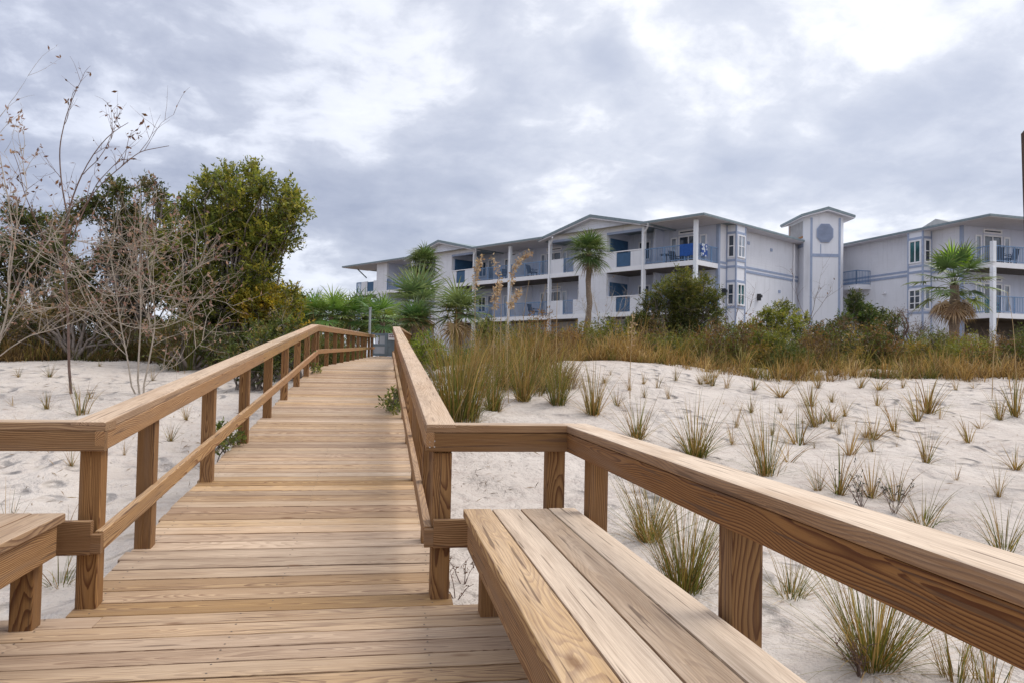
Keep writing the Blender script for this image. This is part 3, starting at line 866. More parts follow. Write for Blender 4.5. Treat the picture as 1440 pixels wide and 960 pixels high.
# leaf and twig litter on the sand
def litter(name, label, spots, n, seed, ln=.06):
    r = np.random.default_rng(seed); Ps = []
    for (px, py, sx, sy) in spots:
        m = int(n)
        for _ in range(m):
            p, d = on_ground(px + r.normal(0, sx), py + r.normal(0, sy)); Ps.append(p + np.array([0, 0, .008]))
    Ps = np.array(Ps); N = len(Ps)
    dirs = unit(np.stack([r.normal(0, 1, N), r.normal(0, 1, N), r.normal(0, .25, N) + .1], 1))
    c = np.array([(.17, .12, .09), (.24, .17, .125), (.11, .085, .07), (.30, .22, .16)])[r.integers(0, 4, N)]
    V, Q, C = leaves(Ps, dirs, ln * r.uniform(.3, 1.0, N) ** 1.5 * 2, r, c, .09, 2.0)
    o = mesh_np(name, V, Q=Q, mat=LEAF, attrs={'col': ('FLOAT_COLOR', C)}); tag(o, label, 'litter', kind='stuff')
litter('leaf_litter', 'dead leaves and twig bits scattered over the sand left of the boardwalk', [(70, 560, 60, 30), (150, 650, 70, 50), (40, 680, 50, 40), (250, 600, 30, 25), (270, 650, 20, 25), (60, 540, 60, 15), (290, 630, 14, 20), (110, 610, 50, 30)], 60, 2, .07)
litter('plant_debris', 'dark plant debris caught in the sand hollow under the right cross rail', [(700, 660, 40, 14), (690, 690, 30, 10), (670, 675, 20, 14), (720, 640, 26, 10)], 44, 3, .06)
litter('leaf_litter', 'specks of dead leaf on the right dune slope', [(1250, 580, 90, 40), (1380, 640, 50, 40), (1080, 590, 60, 30), (1300, 760, 40, 30), (1350, 600, 50, 30)], 36, 4, .06)

# sea oats with plumes -------------------------------------------------------
def sea_oat(px0, py0, pts, plume, seed, label, depth=13.2):
    r = np.random.default_rng(seed)
    b, d = on_ground(px0, py0)
    root = tag(empty('sea_oat_stalk', b), label, 'sea oats', 'sea oat stalks on the dune')
    P = np.array([b - b] + [at(x, y, d + .1 * k) - b for k, (x, y) in enumerate(pts)])
    # resample smoothly
    t = np.linspace(0, len(P) - 1, 14); Pi = np.stack([np.interp(t, np.arange(len(P)), P[:, k]) for k in range(3)], 1)
    Pi[1:-1] = (Pi[:-2] + 2 * Pi[1:-1] + Pi[2:]) / 4
    V, Q = tubes_np([(Pi, np.linspace(.0075, .003, 14))], 5)
    C = np.tile((.46, .34, .19, 1), (len(V), 1)); mesh_np('stem', V, Q=Q, mat=GRASS, parent=root, attrs={'col': ('FLOAT_COLOR', C)})
    if plume:
        n = int(plume * 170); tt = 1 - r.uniform(0, .40, n) ** 1.0
        q = np.stack([np.interp(tt * 13, np.arange(14), Pi[:, k]) for k in range(3)], 1)
        ax = unit(Pi[-1] - Pi[8])
        dirs = unit(r.normal(0, 1, (n, 3)) * .55 + ax * .5 + np.array([0, 0, -.75]))
        q = q + dirs * r.uniform(0, .05, n)[:, None]
        c = np.array([(.44, .32, .22), (.54, .42, .30), (.33, .22, .15)])[r.integers(0, 3, n)]
        V, Q, C = leaves(q, dirs, r.uniform(.035, .075, n), r, c, .42)
        mesh_np('plumes', V, Q=Q, mat=GRASS, parent=root, attrs={'col': ('FLOAT_COLOR', C)})
sea_oat(668, 548, [(668, 480), (668, 420), (669, 385), (677, 360)], 1.4, 1, 'sea oat stalk with a thick hanging plume, leftmost of the plumed stalks')
sea_oat(712, 552, [(711, 480), (716, 420), (722, 370), (746, 354)], 1.5, 2, 'sea oat stalk whose pale plume arches over to the right, the tallest arch')
sea_oat(694, 556, [(694, 490), (695, 445), (696, 415), (702, 398)], 1.2, 3, 'shorter sea oat stalk with a dense plume between the two tall plumes')
sea_oat(703, 546, [(704, 470), (705, 420), (701, 380), (690, 360)], .5, 4, 'thin sea oat stalk with wispy top leaning left between the tall plumes')
sea_oat(715, 566, [(713, 490), (716, 440), (720, 420), (732, 408)], .9, 5, 'low sea oat stalk with a plume nodding right below the tall arch')
sea_oat(730, 545, [(733, 480), (738, 430), (744, 395)], 0, 6, 'bare tan stalk right of the low nodding plume')
sea_oat(752, 548, [(753, 490), (757, 440), (768, 400)], 0, 7, 'bare leaning stalk in front of the white balcony post')
sea_oat(782, 546, [(782, 490), (783, 440), (784, 398)], 0, 8, 'bare upright stalk left of the slim palm trunk')
sea_oat(1395, 560, [(1397, 500), (1400, 470), (1405, 440)], 0, 9, 'bare stalk in front of the right balcony post')
sea_oat(1430, 560, [(1428, 500), (1424, 450), (1416, 410)], 0, 10, 'bare leaning stalk nearest the right edge')
sea_oat(886, 560, [(886, 520), (888, 480), (890, 440)], .3, 11, 'thin stalk in front of the big rounded shrub')

# ------------------------------------------------------------------ dense dune grass (uncountable)
def grass_band(name, label, region, n, h0, seed, green=.3, width=.014, hfun=None, nseg=4, dark=1.0, group=None):
    """region: (lateral0, lateral1, depth0, depth1) seen from the boardwalk end"""
    r = np.random.default_rng(seed)
    l = r.uniform(region[0], region[1], n * 2); d = region[2] + (region[3] - region[2]) * r.uniform(0, 1, n * 2) ** 1.25
    x = Rh[0] * l + Fh[0] * d; y = Rh[1] * l + Fh[1] * d
    patch = vnoise(x * 1.1, y * 1.1, seed) * .6 + vnoise(x * 3.1, y * 3.1, seed + 5) * .4
    keep = r.random(n * 2) < np.clip((patch - .16) * 1.9, .06, 1)
    # keep the walkway free
    xc = -.5 + np.clip(y - CREST, 0, 40) * .06
    keep &= np.abs(x - xc) > (1.15 + .25 * r.random(n * 2))
    x, y, l, d, patch = (a[keep][:n] for a in (x, y, l, d, patch))
    N = len(x); base = np.stack([x, y, G(x, y) - .03], 1)
    hh = h0 * (.5 + 1.0 * patch) * r.uniform(.6, 1.2, N)
    if hfun is not None: hh = hh * hfun(l, d)
    az = r.uniform(0, 2 * PI, N)
    az = np.where(r.random(N) < .45, -.4 + r.normal(0, .7, N), az)
    lean = np.abs(r.normal(.2, .32, N)); curl = np.abs(r.normal(1.1, .75, N))
    kk = r.normal(0, .45, N); fl = r.random(N) < .10; lean = np.where(fl, r.uniform(.8, 1.5, N), lean)
    pg = vnoise(x * .7 + 40, y * .7, seed + 8)
    isg = r.random(N) < np.clip(green + (pg - .5) * 1.1, .02, .95)
    c0 = np.where(isg[:, None], GREENS[r.integers(0, 4, N)], STRAWS[r.integers(0, 5, N)] * .85)
    tip = STRAWS[r.integers(0, 5, N)]; mf = r.uniform(.15, .9, N)[:, None]
    c1 = np.where(isg[:, None], c0 * (1 - mf) * 1.2 + tip * mf, tip)
    j = (r.uniform(.6, 1.15, N) * dark)[:, None]
    V, Q, C = blades(base, az, lean, curl, hh, width * r.uniform(.6, 1.2, N), nseg, c0 * j, c1 * j, r, kk)
    return tag(mesh_np(name, V, Q=Q, mat=GRASS, attrs={'col': ('FLOAT_COLOR', C)}), label, 'grass', kind='stuff')

def tussocks(name, label, region, nt_, per, h0, seed, green=.3, width=.022, hfun=None, nseg=5, dark=1.0, rad=.16, spread=.55, brown=.25):
    """grass growing in tussocks: each has its own tone, height and droop"""
    r = np.random.default_rng(seed)
    l = r.uniform(region[0], region[1], nt_ * 2); d = region[2] + (region[3] - region[2]) * r.uniform(0, 1, nt_ * 2) ** 1.15
    x = Rh[0] * l + Fh[0] * d; y = Rh[1] * l + Fh[1] * d
    patch = vnoise(x * .6, y * .6, seed) * .6 + vnoise(x * 1.9, y * 1.9, seed + 5) * .4
    keep = r.random(nt_ * 2) < np.clip((patch - .12) * 2.2, .08, 1)
    xc = -.5 + np.clip(y - CREST, 0, 40) * .06
    keep &= np.abs(x - xc) > 1.35
    x, y, l, d, patch = (a[keep][:nt_] for a in (x, y, l, d, patch)); K = len(x)
    hh = h0 * r.uniform(.45, 1.3, K) * (.6 + .8 * patch)
    if hfun is not None: hh = hh * hfun(l, d)
    kind = r.random(K); pg = vnoise(x * .5 + 40, y * .5, seed + 8)
    isg = kind < np.clip(green + (pg - .5) * 1.2, .03, .9); isb = (~isg) & (r.random(K) < brown)
    BRN = np.array([(.16, .095, .05), (.20, .12, .065), (.12, .075, .045)])
    tone_ = np.where(isg[:, None], GREENS[r.integers(0, 4, K)], np.where(isb[:, None], BRN[r.integers(0, 3, K)], STRAWS[r.integers(0, 5, K)])) * r.uniform(.7, 1.2, K)[:, None]
    N_ = K * per; ti = np.repeat(np.arange(K), per)
    az = r.uniform(0, 2 * PI, N_); rr2 = rad * np.sqrt(r.random(N_)) * r.uniform(.6, 1.6, K)[ti]
    bx_ = x[ti] + rr2 * np.cos(az); by_ = y[ti] + rr2 * np.sin(az)
    base = np.stack([bx_, by_, G(bx_, by_) - .03], 1)
    wind = r.normal(-.3, .9, K)[ti]
    az = np.where(r.random(N_) < .35, wind, az + r.normal(0, .5, N_))
    ln = hh[ti] * r.uniform(.4, 1.15, N_)
    lean = np.abs(r.normal(0, spread * .6, N_)) + .05; curl = np.abs(r.normal(1.0, .7, N_)); kk = r.normal(0, .5, N_)
    fl = r.random(N_) < .08; lean = np.where(fl, r.uniform(.8, 1.5, N_), lean)
    tip = STRAWS[r.integers(0, 5, N_)]; mf = r.uniform(.05, .75, N_)[:, None]
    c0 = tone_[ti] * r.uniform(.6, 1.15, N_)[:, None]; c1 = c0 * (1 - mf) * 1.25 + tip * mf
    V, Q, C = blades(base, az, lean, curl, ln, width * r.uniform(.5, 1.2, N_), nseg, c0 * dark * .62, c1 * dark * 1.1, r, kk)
    return tag(mesh_np(name, V, Q=Q, mat=GRASS, attrs={'col': ('FLOAT_COLOR', C)}), label, 'grass', kind='stuff')

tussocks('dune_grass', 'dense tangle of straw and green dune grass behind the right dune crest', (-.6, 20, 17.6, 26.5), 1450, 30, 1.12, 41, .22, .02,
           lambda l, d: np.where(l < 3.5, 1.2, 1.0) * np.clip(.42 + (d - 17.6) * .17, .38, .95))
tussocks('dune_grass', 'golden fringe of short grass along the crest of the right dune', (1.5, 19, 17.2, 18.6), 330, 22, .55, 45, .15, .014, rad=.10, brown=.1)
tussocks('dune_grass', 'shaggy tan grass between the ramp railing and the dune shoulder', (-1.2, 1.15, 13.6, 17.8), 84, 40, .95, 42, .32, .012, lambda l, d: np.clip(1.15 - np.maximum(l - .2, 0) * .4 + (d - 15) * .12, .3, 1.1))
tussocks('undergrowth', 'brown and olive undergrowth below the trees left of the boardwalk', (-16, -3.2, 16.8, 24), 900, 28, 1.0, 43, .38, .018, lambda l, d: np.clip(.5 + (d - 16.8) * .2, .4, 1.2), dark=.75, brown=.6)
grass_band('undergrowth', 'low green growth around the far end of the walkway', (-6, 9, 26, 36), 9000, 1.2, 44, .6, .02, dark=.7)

def scrub(name, label, region, nclump, seed, palette, h=(.2, .55), rad=(.25, .6), leaf=.06, per=90):
    r = np.random.default_rng(seed); Ps = []; Ds = []; Cs = []
    pal = np.array(palette)
    for _ in range(nclump):
        l = r.uniform(region[0], region[1]); d = r.uniform(region[2], region[3])
        x, y = Rh[0] * l + Fh[0] * d, Rh[1] * l + Fh[1] * d
        xc = -.5 + np.clip(y - CREST, 0, 40) * .06
        if abs(x - xc) < 1.5: continue
        z = Gs(x, y); ra = r.uniform(*rad); hh = r.uniform(*h); n = int(per * (ra / .4) ** 2)
        q = unit(r.normal(0, 1, (n, 3))) * (r.uniform(0, 1, n) ** .4)[:, None] * np.array([ra, ra, hh]); q[:, 2] = np.abs(q[:, 2]) + .05
        k = 5; o = unit(r.normal(0, 1, (n, 3)) + np.array([0, 0, .6]))
        pos = (q[:, None] + o[:, None] * (np.arange(k) * .035)[None, :, None]).reshape(-1, 3) + np.array([x, y, z])
        Ps.append(pos); Ds.append(unit(np.repeat(o, k, 0) * .6 + r.normal(0, .8, (n * k, 3)))); c = pal[r.integers(0, len(pal))]
        Cs.append(c * r.uniform(.65, 1.35, (n * k, 1)))
    P = np.concatenate(Ps); V, Q, C = leaves(P, np.concatenate(Ds), leaf * r.uniform(.6, 1.3, len(P)), r, np.concatenate(Cs), .38)
    tag(mesh_np(name, V, Q=Q, mat=LEAF, attrs={'col': ('FLOAT_COLOR', C)}), label, 'scrub', kind='stuff')
scrub('dune_scrub', 'mixed low green and russet scrub among the grass behind the right dune crest', (.2, 20, 19.2, 26.5), 330, 51, [(.13, .16, .03), (.19, .19, .035), (.08, .10, .025), (.19, .105, .045), (.26, .18, .05), (.11, .07, .04), (.15, .15, .03)], (.5, 1.45), (.3, .8), .07, 150)
scrub('dune_scrub', 'dark green and brown scrub along the foot of the trees left of the boardwalk', (-14, -3.4, 17.4, 22), 120, 52, [(.10, .12, .03), (.14, .13, .04), (.13, .08, .045), (.08, .09, .03)], (.3, .9), (.3, .7))
scrub('dune_scrub', 'green scrub beside the upper walkway beyond the ramp crest', (-7, -3.2, 20, 36), 80, 53, [(.11, .15, .035), (.15, .17, .045), (.08, .11, .03)], (.4, 1.3), (.4, .9), .09, 120)
scrub('dune_scrub', 'green scrub right of the upper walkway', (-1.2, 2.5, 19, 34), 40, 54, [(.11, .15, .035), (.15, .17, .045), (.08, .11, .03)], (.4, 1.1), (.4, .8), .08, 110)

# ------------------------------------------------------------------ trees left of the boardwalk
def bare_tree(name, label, stems, depth, seed, subs=7, subl=.7, leafn=3, mat=None, group=None, r0=.022, leafc=None, leaf=.075, dz=.35, up=.3):
    r = np.random.default_rng(seed)
    bx, by = stems[0][0]
    g, dd = on_ground(bx, by, depth - 3, depth + 6) if by > 505 else (np.array(foot(bx, depth)), depth)
    depth = dd
    root = tag(empty(name, g), label, 'bare tree', group)
    paths = []; thin = []; Ps = []; Ds = []
    for si, st in enumerate(stems):
        off = r.uniform(-dz, dz) if si else 0
        P = np.array([at(x, y, depth + off * k / max(1, len(st) - 1)) - g for k, (x, y) in enumerate(st)])
        t = np.linspace(0, len(P) - 1, 22); Pi = np.stack([np.interp(t, np.arange(len(P)), P[:, k]) for k in range(3)], 1)
        for _ in range(6): Pi[1:-1] = (Pi[:-2] + 2 * Pi[1:-1] + Pi[2:]) / 4
        nz = r.normal(0, .03, (22, 3))
        for _ in range(4): nz[1:-1] = (nz[:-2] + nz[1:-1] + nz[2:]) / 3
        nz[0] = 0; Pi += nz * .8
        L = np.linalg.norm(np.diff(Pi, axis=0), axis=1).sum()
        rr = r0 * min(1, L / 3.2) * (1 if si < 4 else .7)
        paths.append((Pi, np.linspace(rr, .004, 22)))
        for q in range(int(subs * L / 2.2)):
            k = r.integers(5, 21); d0 = unit(Pi[min(k + 1, 21)] - Pi[k])
            dr = unit(d0 * .95 + r.normal(0, .6, 3) + np.array([0, 0, up])); l = subl * r.uniform(.4, 1.2)
            C = curve(Pi[k], Pi[k] + dr * l, r.uniform(-.10, .22), r, 8, .018)
            thin.append((C, np.linspace(.0055, .0016, 8)))
            for q2 in range(3):
                m = r.integers(2, 8); d2 = unit(dr * .6 + r.normal(0, .7, 3) + np.array([0, 0, up]))
                C2 = curve(C[m], C[m] + d2 * l * r.uniform(.35, .75), r.uniform(-.1, .15), r, 5, .02)
                thin.append((C2, np.linspace(.003, .0011, 5)))
                for _ in range(r.poisson(leafn)):
                    w = r.integers(1, 5); Ps.append(C2[w]); Ds.append(unit(r.normal(0, 1, 3) + np.array([0, 0, -.2])))
    V, Q = tubes_np(paths, 6); mesh_np('trunk', V, Q=Q, mat=mat or TWIG, parent=root, smooth=True)
    V, Q = tubes_np(thin, 4); mesh_np('branches', V, Q=Q, mat=mat or TWIG, parent=root)
    if Ps:
        pal = np.array(leafc if leafc is not None else [(.22, .13, .10), (.30, .18, .13), (.15, .09, .07)])
        c = pal[r.integers(0, len(pal), len(Ps))] * r.uniform(.7, 1.3, (len(Ps), 1))
        V, Q, C = leaves(np.array(Ps), np.array(Ds), leaf * r.uniform(.6, 1.3, len(Ps)), r, c, .42)
        mesh_np('foliage', V, Q=Q, mat=LEAF, parent=root, attrs={'col': ('FLOAT_COLOR', C)})
    return root

ROSY = [(.26, .15, .13), (.34, .22, .18), (.18, .10, .09)]
DKLF = [(.13, .06, .045), (.18, .09, .05), (.09, .05, .04)]
bare_tree('bare_tree', 'tall slender bare tree at far left with a few dark leaves at its tips', [[(100, 553), (92, 426), (90, 361), (94, 295), (114, 247), (144, 194), (175, 172)], [(94, 300), (84, 250), (83, 194), (94, 155), (105, 138)], [(114, 247), (135, 225), (150, 205), (160, 180)], [(92, 361), (120, 290), (140, 250), (172, 222)], [(90, 380), (60, 330), (32, 270), (22, 215)], [(92, 330), (130, 270), (190, 215), (240, 205)]], 13.6, 61, 5, .6, 1.6, DTWIG, leafc=DKLF, up=.55, leaf=.085)
bare_tree('bare_tree', 'pale many stemmed bare shrub whose long branches arch to the right toward the ramp railing', [[(190, 553), (171, 470), (162, 400), (153, 339)], [(196, 553), (195, 426), (197, 365), (200, 300)], [(202, 553), (217, 461), (210, 382), (206, 317)],
   [(109, 380), (140, 414), (175, 418), (245, 400), (276, 374)], [(122, 400), (140, 440), (184, 466), (245, 457), (280, 426)], [(200, 545), (230, 518), (254, 509), (293, 474)], [(44, 350), (96, 382), (175, 387), (228, 365)], [(197, 430), (230, 410), (262, 395), (284, 372)], [(165, 420), (120, 380), (70, 360), (20, 340)], [(172, 470), (130, 440), (80, 430), (30, 440)], [(180, 500), (150, 470), (118, 420), (100, 380)], [(197, 470), (225, 450), (250, 425), (262, 400)], [(60, 330), (130, 345), (190, 350), (250, 330)]], 13.9, 62, 15, .8, 2.4, TWIG, leafc=ROSY, r0=.017)
bare_tree('bare_tree', 'pale bare shrub leaning at the left frame edge', [[(-30, 560), (0, 480), (12, 420), (20, 340), (26, 280)], [(0, 480), (25, 430), (60, 400), (110, 390)], [(8, 430), (-20, 380), (-40, 330)], [(5, 440), (40, 380), (75, 330), (100, 300)], [(0, 500), (40, 470), (90, 460), (150, 430)], [(12, 400), (20, 330), (10, 270), (0, 215), (-10, 160)], [(20, 330), (40, 270), (30, 210)]], 13.2, 63, 10, .75, 2.6, TWIG, leafc=ROSY)
bare_tree('bare_tree', 'thin white barked sapling in front of the leafy green tree', [[(312, 512), (313, 404), (311, 340), (309, 295)], [(312, 430), (330, 390), (345, 350), (352, 320)], [(313, 404), (300, 360), (290, 330)], [(312, 450), (340, 420), (362, 395), (385, 380)]], 16.6, 64, 7, .5, .3, TWIG, up=.6)
bare_tree('bare_tree', 'grey leaning bare trunk left of the white barked sapling', [[(272, 512), (285, 440), (298, 390), (303, 350)], [(285, 440), (268, 400), (262, 360)]], 17.2, 65, 5, .5, .3, TWIG, up=.6, r0=.035)

OLIVE = [(.16, .185, .03), (.21, .22, .035), (.27, .245, .05), (.085, .11, .022)]
DARKG = [(.075, .095, .025), (.10, .11, .03), (.055, .07, .02), (.14, .10, .05)]
YEL = (1.7, 1.3, .9)
shrub('leafy_tree', 'round olive green leafy tree beside the ramp, the largest crown left of the boardwalk', 'tree',
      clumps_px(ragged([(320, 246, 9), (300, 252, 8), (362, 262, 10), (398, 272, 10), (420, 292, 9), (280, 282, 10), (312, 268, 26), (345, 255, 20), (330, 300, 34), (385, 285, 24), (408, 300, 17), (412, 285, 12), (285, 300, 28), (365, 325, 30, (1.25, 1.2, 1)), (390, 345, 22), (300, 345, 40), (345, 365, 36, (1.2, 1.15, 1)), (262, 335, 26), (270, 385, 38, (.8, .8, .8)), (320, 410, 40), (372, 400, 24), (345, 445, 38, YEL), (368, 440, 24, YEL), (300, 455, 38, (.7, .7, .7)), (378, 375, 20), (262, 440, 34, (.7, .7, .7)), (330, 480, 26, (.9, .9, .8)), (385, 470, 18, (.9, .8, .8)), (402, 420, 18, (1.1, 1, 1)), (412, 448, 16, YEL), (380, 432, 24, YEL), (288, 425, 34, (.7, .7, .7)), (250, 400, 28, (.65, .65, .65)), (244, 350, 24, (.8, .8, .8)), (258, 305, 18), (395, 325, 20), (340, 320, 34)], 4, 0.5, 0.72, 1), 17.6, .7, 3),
      foot(325, 17.6), .09, 260, 15, OLIVE, 71, 4, twl=.30, slim=.42)
shrub('dark_tree', 'dark ragged tree behind the bare stems, left of the leafy green tree', 'tree',
      clumps_px(ragged([(205, 270, 15), (222, 282, 13), (190, 292, 18), (160, 275, 15), (135, 295, 18), (232, 315, 16), (205, 330, 26), (165, 325, 22), (145, 355, 26), (215, 375, 32), (180, 400, 34), (235, 410, 28), (235, 350, 24), (190, 445, 36), (235, 460, 30), (150, 430, 34)], 3, 0.58, 0.62, 2), 19.2, .8, 4),
      foot(190, 19.2), .095, 230, 14, DARKG, 72, 4, twl=.26, slim=.40, group=None)
shrub('dark_tree', 'dark open tree with reddish twigs at the left frame edge', 'tree',
      clumps_px(ragged([(20, 300, 16), (50, 325, 20), (85, 340, 22), (15, 350, 26), (60, 380, 30), (105, 390, 28), (20, 410, 32), (75, 430, 34), (120, 440, 32), (30, 460, 34), (100, 320, 14), (-20, 380, 40), (-30, 440, 40), (-50, 330, 30)], 3, 0.58, 0.62, 3), 19.5, .8, 5),
      foot(60, 19.5), .095, 220, 14, DARKG, 73, 4, twl=.26, slim=.40)
shrub('understory_bush', 'dark glossy bush crowding the left ramp railing just below its crest', 'bush', clumps_px(ragged([(408, 478, 18), (395, 470, 20), (414, 494, 12), (400, 500, 15), (382, 492, 20), (392, 452, 16), (372, 470, 20), (376, 512, 14)], 3, .6, .6, 31), 14.6, .5, 36), foot(405, 14.6), .07, 260, 14, [(.09, .12, .03), (.13, .15, .035), (.06, .085, .02), (.15, .12, .04)], 174, 3, slim=.4)
shrub('understory_bush', 'brown and green bush between the pale bare shrub and the ramp railing', 'bush', clumps_px(ragged([(250, 478, 24), (280, 490, 24), (310, 498, 22), (235, 495, 18), (265, 460, 20), (225, 470, 20)], 3, .6, .6, 32), 15.6, .5, 37), foot(270, 15.6), .065, 240, 12, [(.14, .11, .04), (.11, .12, .035), (.17, .11, .05), (.08, .09, .03)], 175, 3, slim=.34)
shrub('understory_bush', 'russet twiggy bush behind the tall slender bare tree', 'bush', clumps_px(ragged([(110, 455, 26), (70, 450, 26), (150, 462, 26), (185, 470, 22), (95, 420, 22), (140, 430, 22), (40, 440, 24)], 3, .6, .6, 33), 17.4, .6, 38), foot(110, 17.4), .065, 180, 11, [(.19, .12, .06), (.15, .11, .05), (.12, .11, .04), (.22, .15, .08)], 176, 4, slim=.32, twl=.3)
shrub('understory_bush', 'low dark green bush at the foot of the leafy tree, against the ramp railing', 'bush', clumps_px([(340, 495, 24), (372, 490, 20), (395, 480, 18), (405, 460, 14), (300, 490, 22), (355, 475, 20)], 15.9, .5, 6), foot(360, 15.9), .075, 220, 14, DARKG, 74, 3, slim=.42)
shrub('understory_bush', 'brown leaved low bush under the dark tree at left', 'bush', clumps_px([(40, 470, 24), (80, 480, 22), (120, 475, 24), (10, 475, 24), (160, 485, 20)], 17.8, .5, 7), foot(80, 17.8), .07, 130, 12, [(.12, .085, .04), (.16, .10, .05), (.09, .09, .035)], 75, 3, slim=.3)
for i, (px, dpt, lab) in enumerate([(262, 15.6, 'yellow green reed clump at the foot of the leafy tree'), (245, 16.2, 'reed clump left of the yellow green reeds under the tree')]):
    g = foot(px, dpt); o = tuft_mesh('reed_clump', 120, 1.15, .16, .85, 500 + i, .016, .22); o.location = g; tag(o, lab, 'reeds')
# seedlings that push through the deck edges
for i, (x_, y_, h_, lab) in enumerate([(-1.16, 14.3, .16, 'small leafy seedling at the left deck edge near the crest of the ramp'), (.17, 9.6, .30, 'trailing vine leaves poking through the lower rail at the right deck edge'), (-1.36, 7.2, .26, 'small green sprig at the left deck edge by the third ramp post')]):
    z_ = deck_z(y_)
    shrub('seedling', lab, 'plant', [(x_, y_, z_ + h_ * .5, h_ * .42), (x_ + .03, y_ + .22, z_ + h_ * .35, h_ * .34), (x_, y_ - .2, z_ + h_ * .25, h_ * .25)], (x_, y_, z_ - .02), .055, 900, 5, [(.13, .17, .04), (.20, .20, .06), (.09, .12, .03)], 80 + i, 2, twl=.06, trunk_r=.005)

# ------------------------------------------------------------------ shrubs behind the right dune
for k, (px, py, rp, dp, pal, lab) in enumerate([
    (690, 468, 15, 20.5, [(.11, .13, .03), (.15, .16, .04)], 'low olive bush behind the plumed sea oats'),
    (800, 480, 14, 19.5, [(.20, .11, .05), (.15, .09, .045), (.24, .15, .07)], 'russet bush below the slim palm'),
    (925, 488, 15, 19.5, [(.15, .17, .035), (.11, .13, .03)], 'light green bush in the grass in front of the rounded shrub'),
    (1075, 486, 16, 20, [(.16, .18, .035), (.12, .14, .03)], 'yellow green bush in the grass below the long side wall'),
    (1150, 476, 16, 22, [(.07, .09, .025), (.10, .12, .03)], 'dark bush in the grass below the stair tower'),
    (1240, 486, 15, 20.5, [(.17, .10, .05), (.13, .11, .04)], 'brown bush in the grass below the right wing wall'),
    (1320, 488, 15, 20.5, [(.12, .14, .035), (.17, .15, .05)], 'olive bush in the grass below the shaggy palm'),
    (1425, 492, 15, 20.5, [(.21, .12, .06), (.16, .10, .05)], 'reddish bush in the grass at the right frame edge')]):
    shrub('dune_bush', lab, 'bush', clumps_px(ragged([(px, py, rp), (px - rp, py + 5, rp * .8), (px + rp * 1.1, py + 4, rp * .85), (px + 4, py + 13, rp), (px - 6, py - rp * .6, rp * .6)], 3, .6, .6, 50 + k), dp, .4, 60 + k), foot(px, dp), .062, 300, 12, pal, 200 + k, 3, twl=.2, slim=.36, trunk_r=.02)
shrub('understory_bush', 'dark green bush close behind the middle posts of the left ramp railing', 'bush', clumps_px(ragged([(350, 508, 17), (372, 500, 20), (394, 490, 16), (364, 526, 14), (384, 520, 13), (340, 522, 12), (330, 505, 14)], 3, .6, .6, 71), 12.9, .4, 72), foot(360, 12.9), .065, 330, 13, [(.07, .095, .022), (.10, .12, .03), (.05, .07, .02), (.13, .10, .04)], 273, 3, slim=.4, trunk_r=.02)
shrub('rounded_shrub', 'big rounded dark shrub with olive top, in front of the corner balcony', 'shrub',
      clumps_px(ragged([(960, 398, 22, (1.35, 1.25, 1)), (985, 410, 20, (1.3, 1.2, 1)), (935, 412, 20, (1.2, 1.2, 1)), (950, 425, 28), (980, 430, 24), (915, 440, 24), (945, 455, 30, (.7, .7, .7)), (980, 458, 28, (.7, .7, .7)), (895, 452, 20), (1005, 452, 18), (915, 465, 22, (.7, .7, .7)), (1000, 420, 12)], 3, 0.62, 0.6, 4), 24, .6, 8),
      foot(950, 24), .085, 240, 14, [(.085, .10, .022), (.11, .12, .028), (.06, .08, .02), (.14, .13, .04)], 90, 4, twl=.22, slim=.3)
shrub('coastal_shrub', 'low olive shrub in front of the long side wall, left of the stair tower', 'shrub',
      clumps_px(ragged([(1085, 448, 16), (1105, 442, 15), (1120, 452, 16), (1070, 462, 16), (1045, 470, 16), (1100, 465, 20), (1130, 468, 14)], 3, 0.6, 0.65, 10), 26, .6, 9), foot(1095, 26), .085, 220, 12, OLIVE, 91, 3, twl=.2)
shrub('coastal_shrub', 'dense green shrub between the stair tower and the right wing', 'shrub',
      clumps_px(ragged([(1212, 428, 17), (1195, 440, 17), (1232, 440, 17), (1245, 455, 16), (1180, 456, 16), (1215, 455, 22), (1165, 465, 14), (1250, 470, 16)], 3, 0.6, 0.65, 11), 26, .6, 10), foot(1212, 26), .085, 240, 12, [(.06, .095, .022), (.085, .115, .028), (.045, .07, .02), (.12, .12, .04)], 92, 3, twl=.2)
shrub('coastal_shrub', 'brown twiggy shrub under the right wing, left of the shaggy palm', 'shrub',
      clumps_px(ragged([(1265, 455, 13), (1285, 462, 14), (1262, 440, 9), (1300, 472, 15), (1325, 476, 13)], 3, 0.6, 0.65, 12), 25, .6, 11), foot(1285, 25), .06, 150, 9, [(.14, .10, .06), (.10, .085, .04), (.19, .12, .09)], 93, 3, twl=.3, slim=.25, bark=DTWIG)
shrub('coastal_shrub', 'low pink brown bramble below the right balcony', 'shrub',
      clumps_px([(1350, 482, 14), (1380, 484, 14), (1410, 486, 14), (1440, 484, 16), (1395, 474, 10)], 24.5, .5, 12), foot(1400, 24.5), .05, 150, 8, [(.20, .12, .10), (.15, .10, .07), (.12, .10, .05)], 94, 3, twl=.3, slim=.22, bark=DTWIG)
shrub('coastal_shrub', 'low green bush in the dune grass in front of the middle balconies', 'shrub',
      clumps_px([(858, 468, 14), (835, 476, 13), (880, 476, 14), (850, 482, 14)], 21, .5, 13), foot(858, 21), .07, 220, 12, OLIVE, 95, 3, twl=.18)
shrub('coastal_shrub', 'mixed green bush in the dune grass left of the slim palm', 'shrub',
      clumps_px([(735, 472, 14), (760, 478, 13), (712, 478, 13)], 20, .5, 14), foot(735, 20), .07, 200, 12, [(.11, .12, .03), (.09, .10, .03), (.15, .13, .05)], 96, 3, twl=.18)
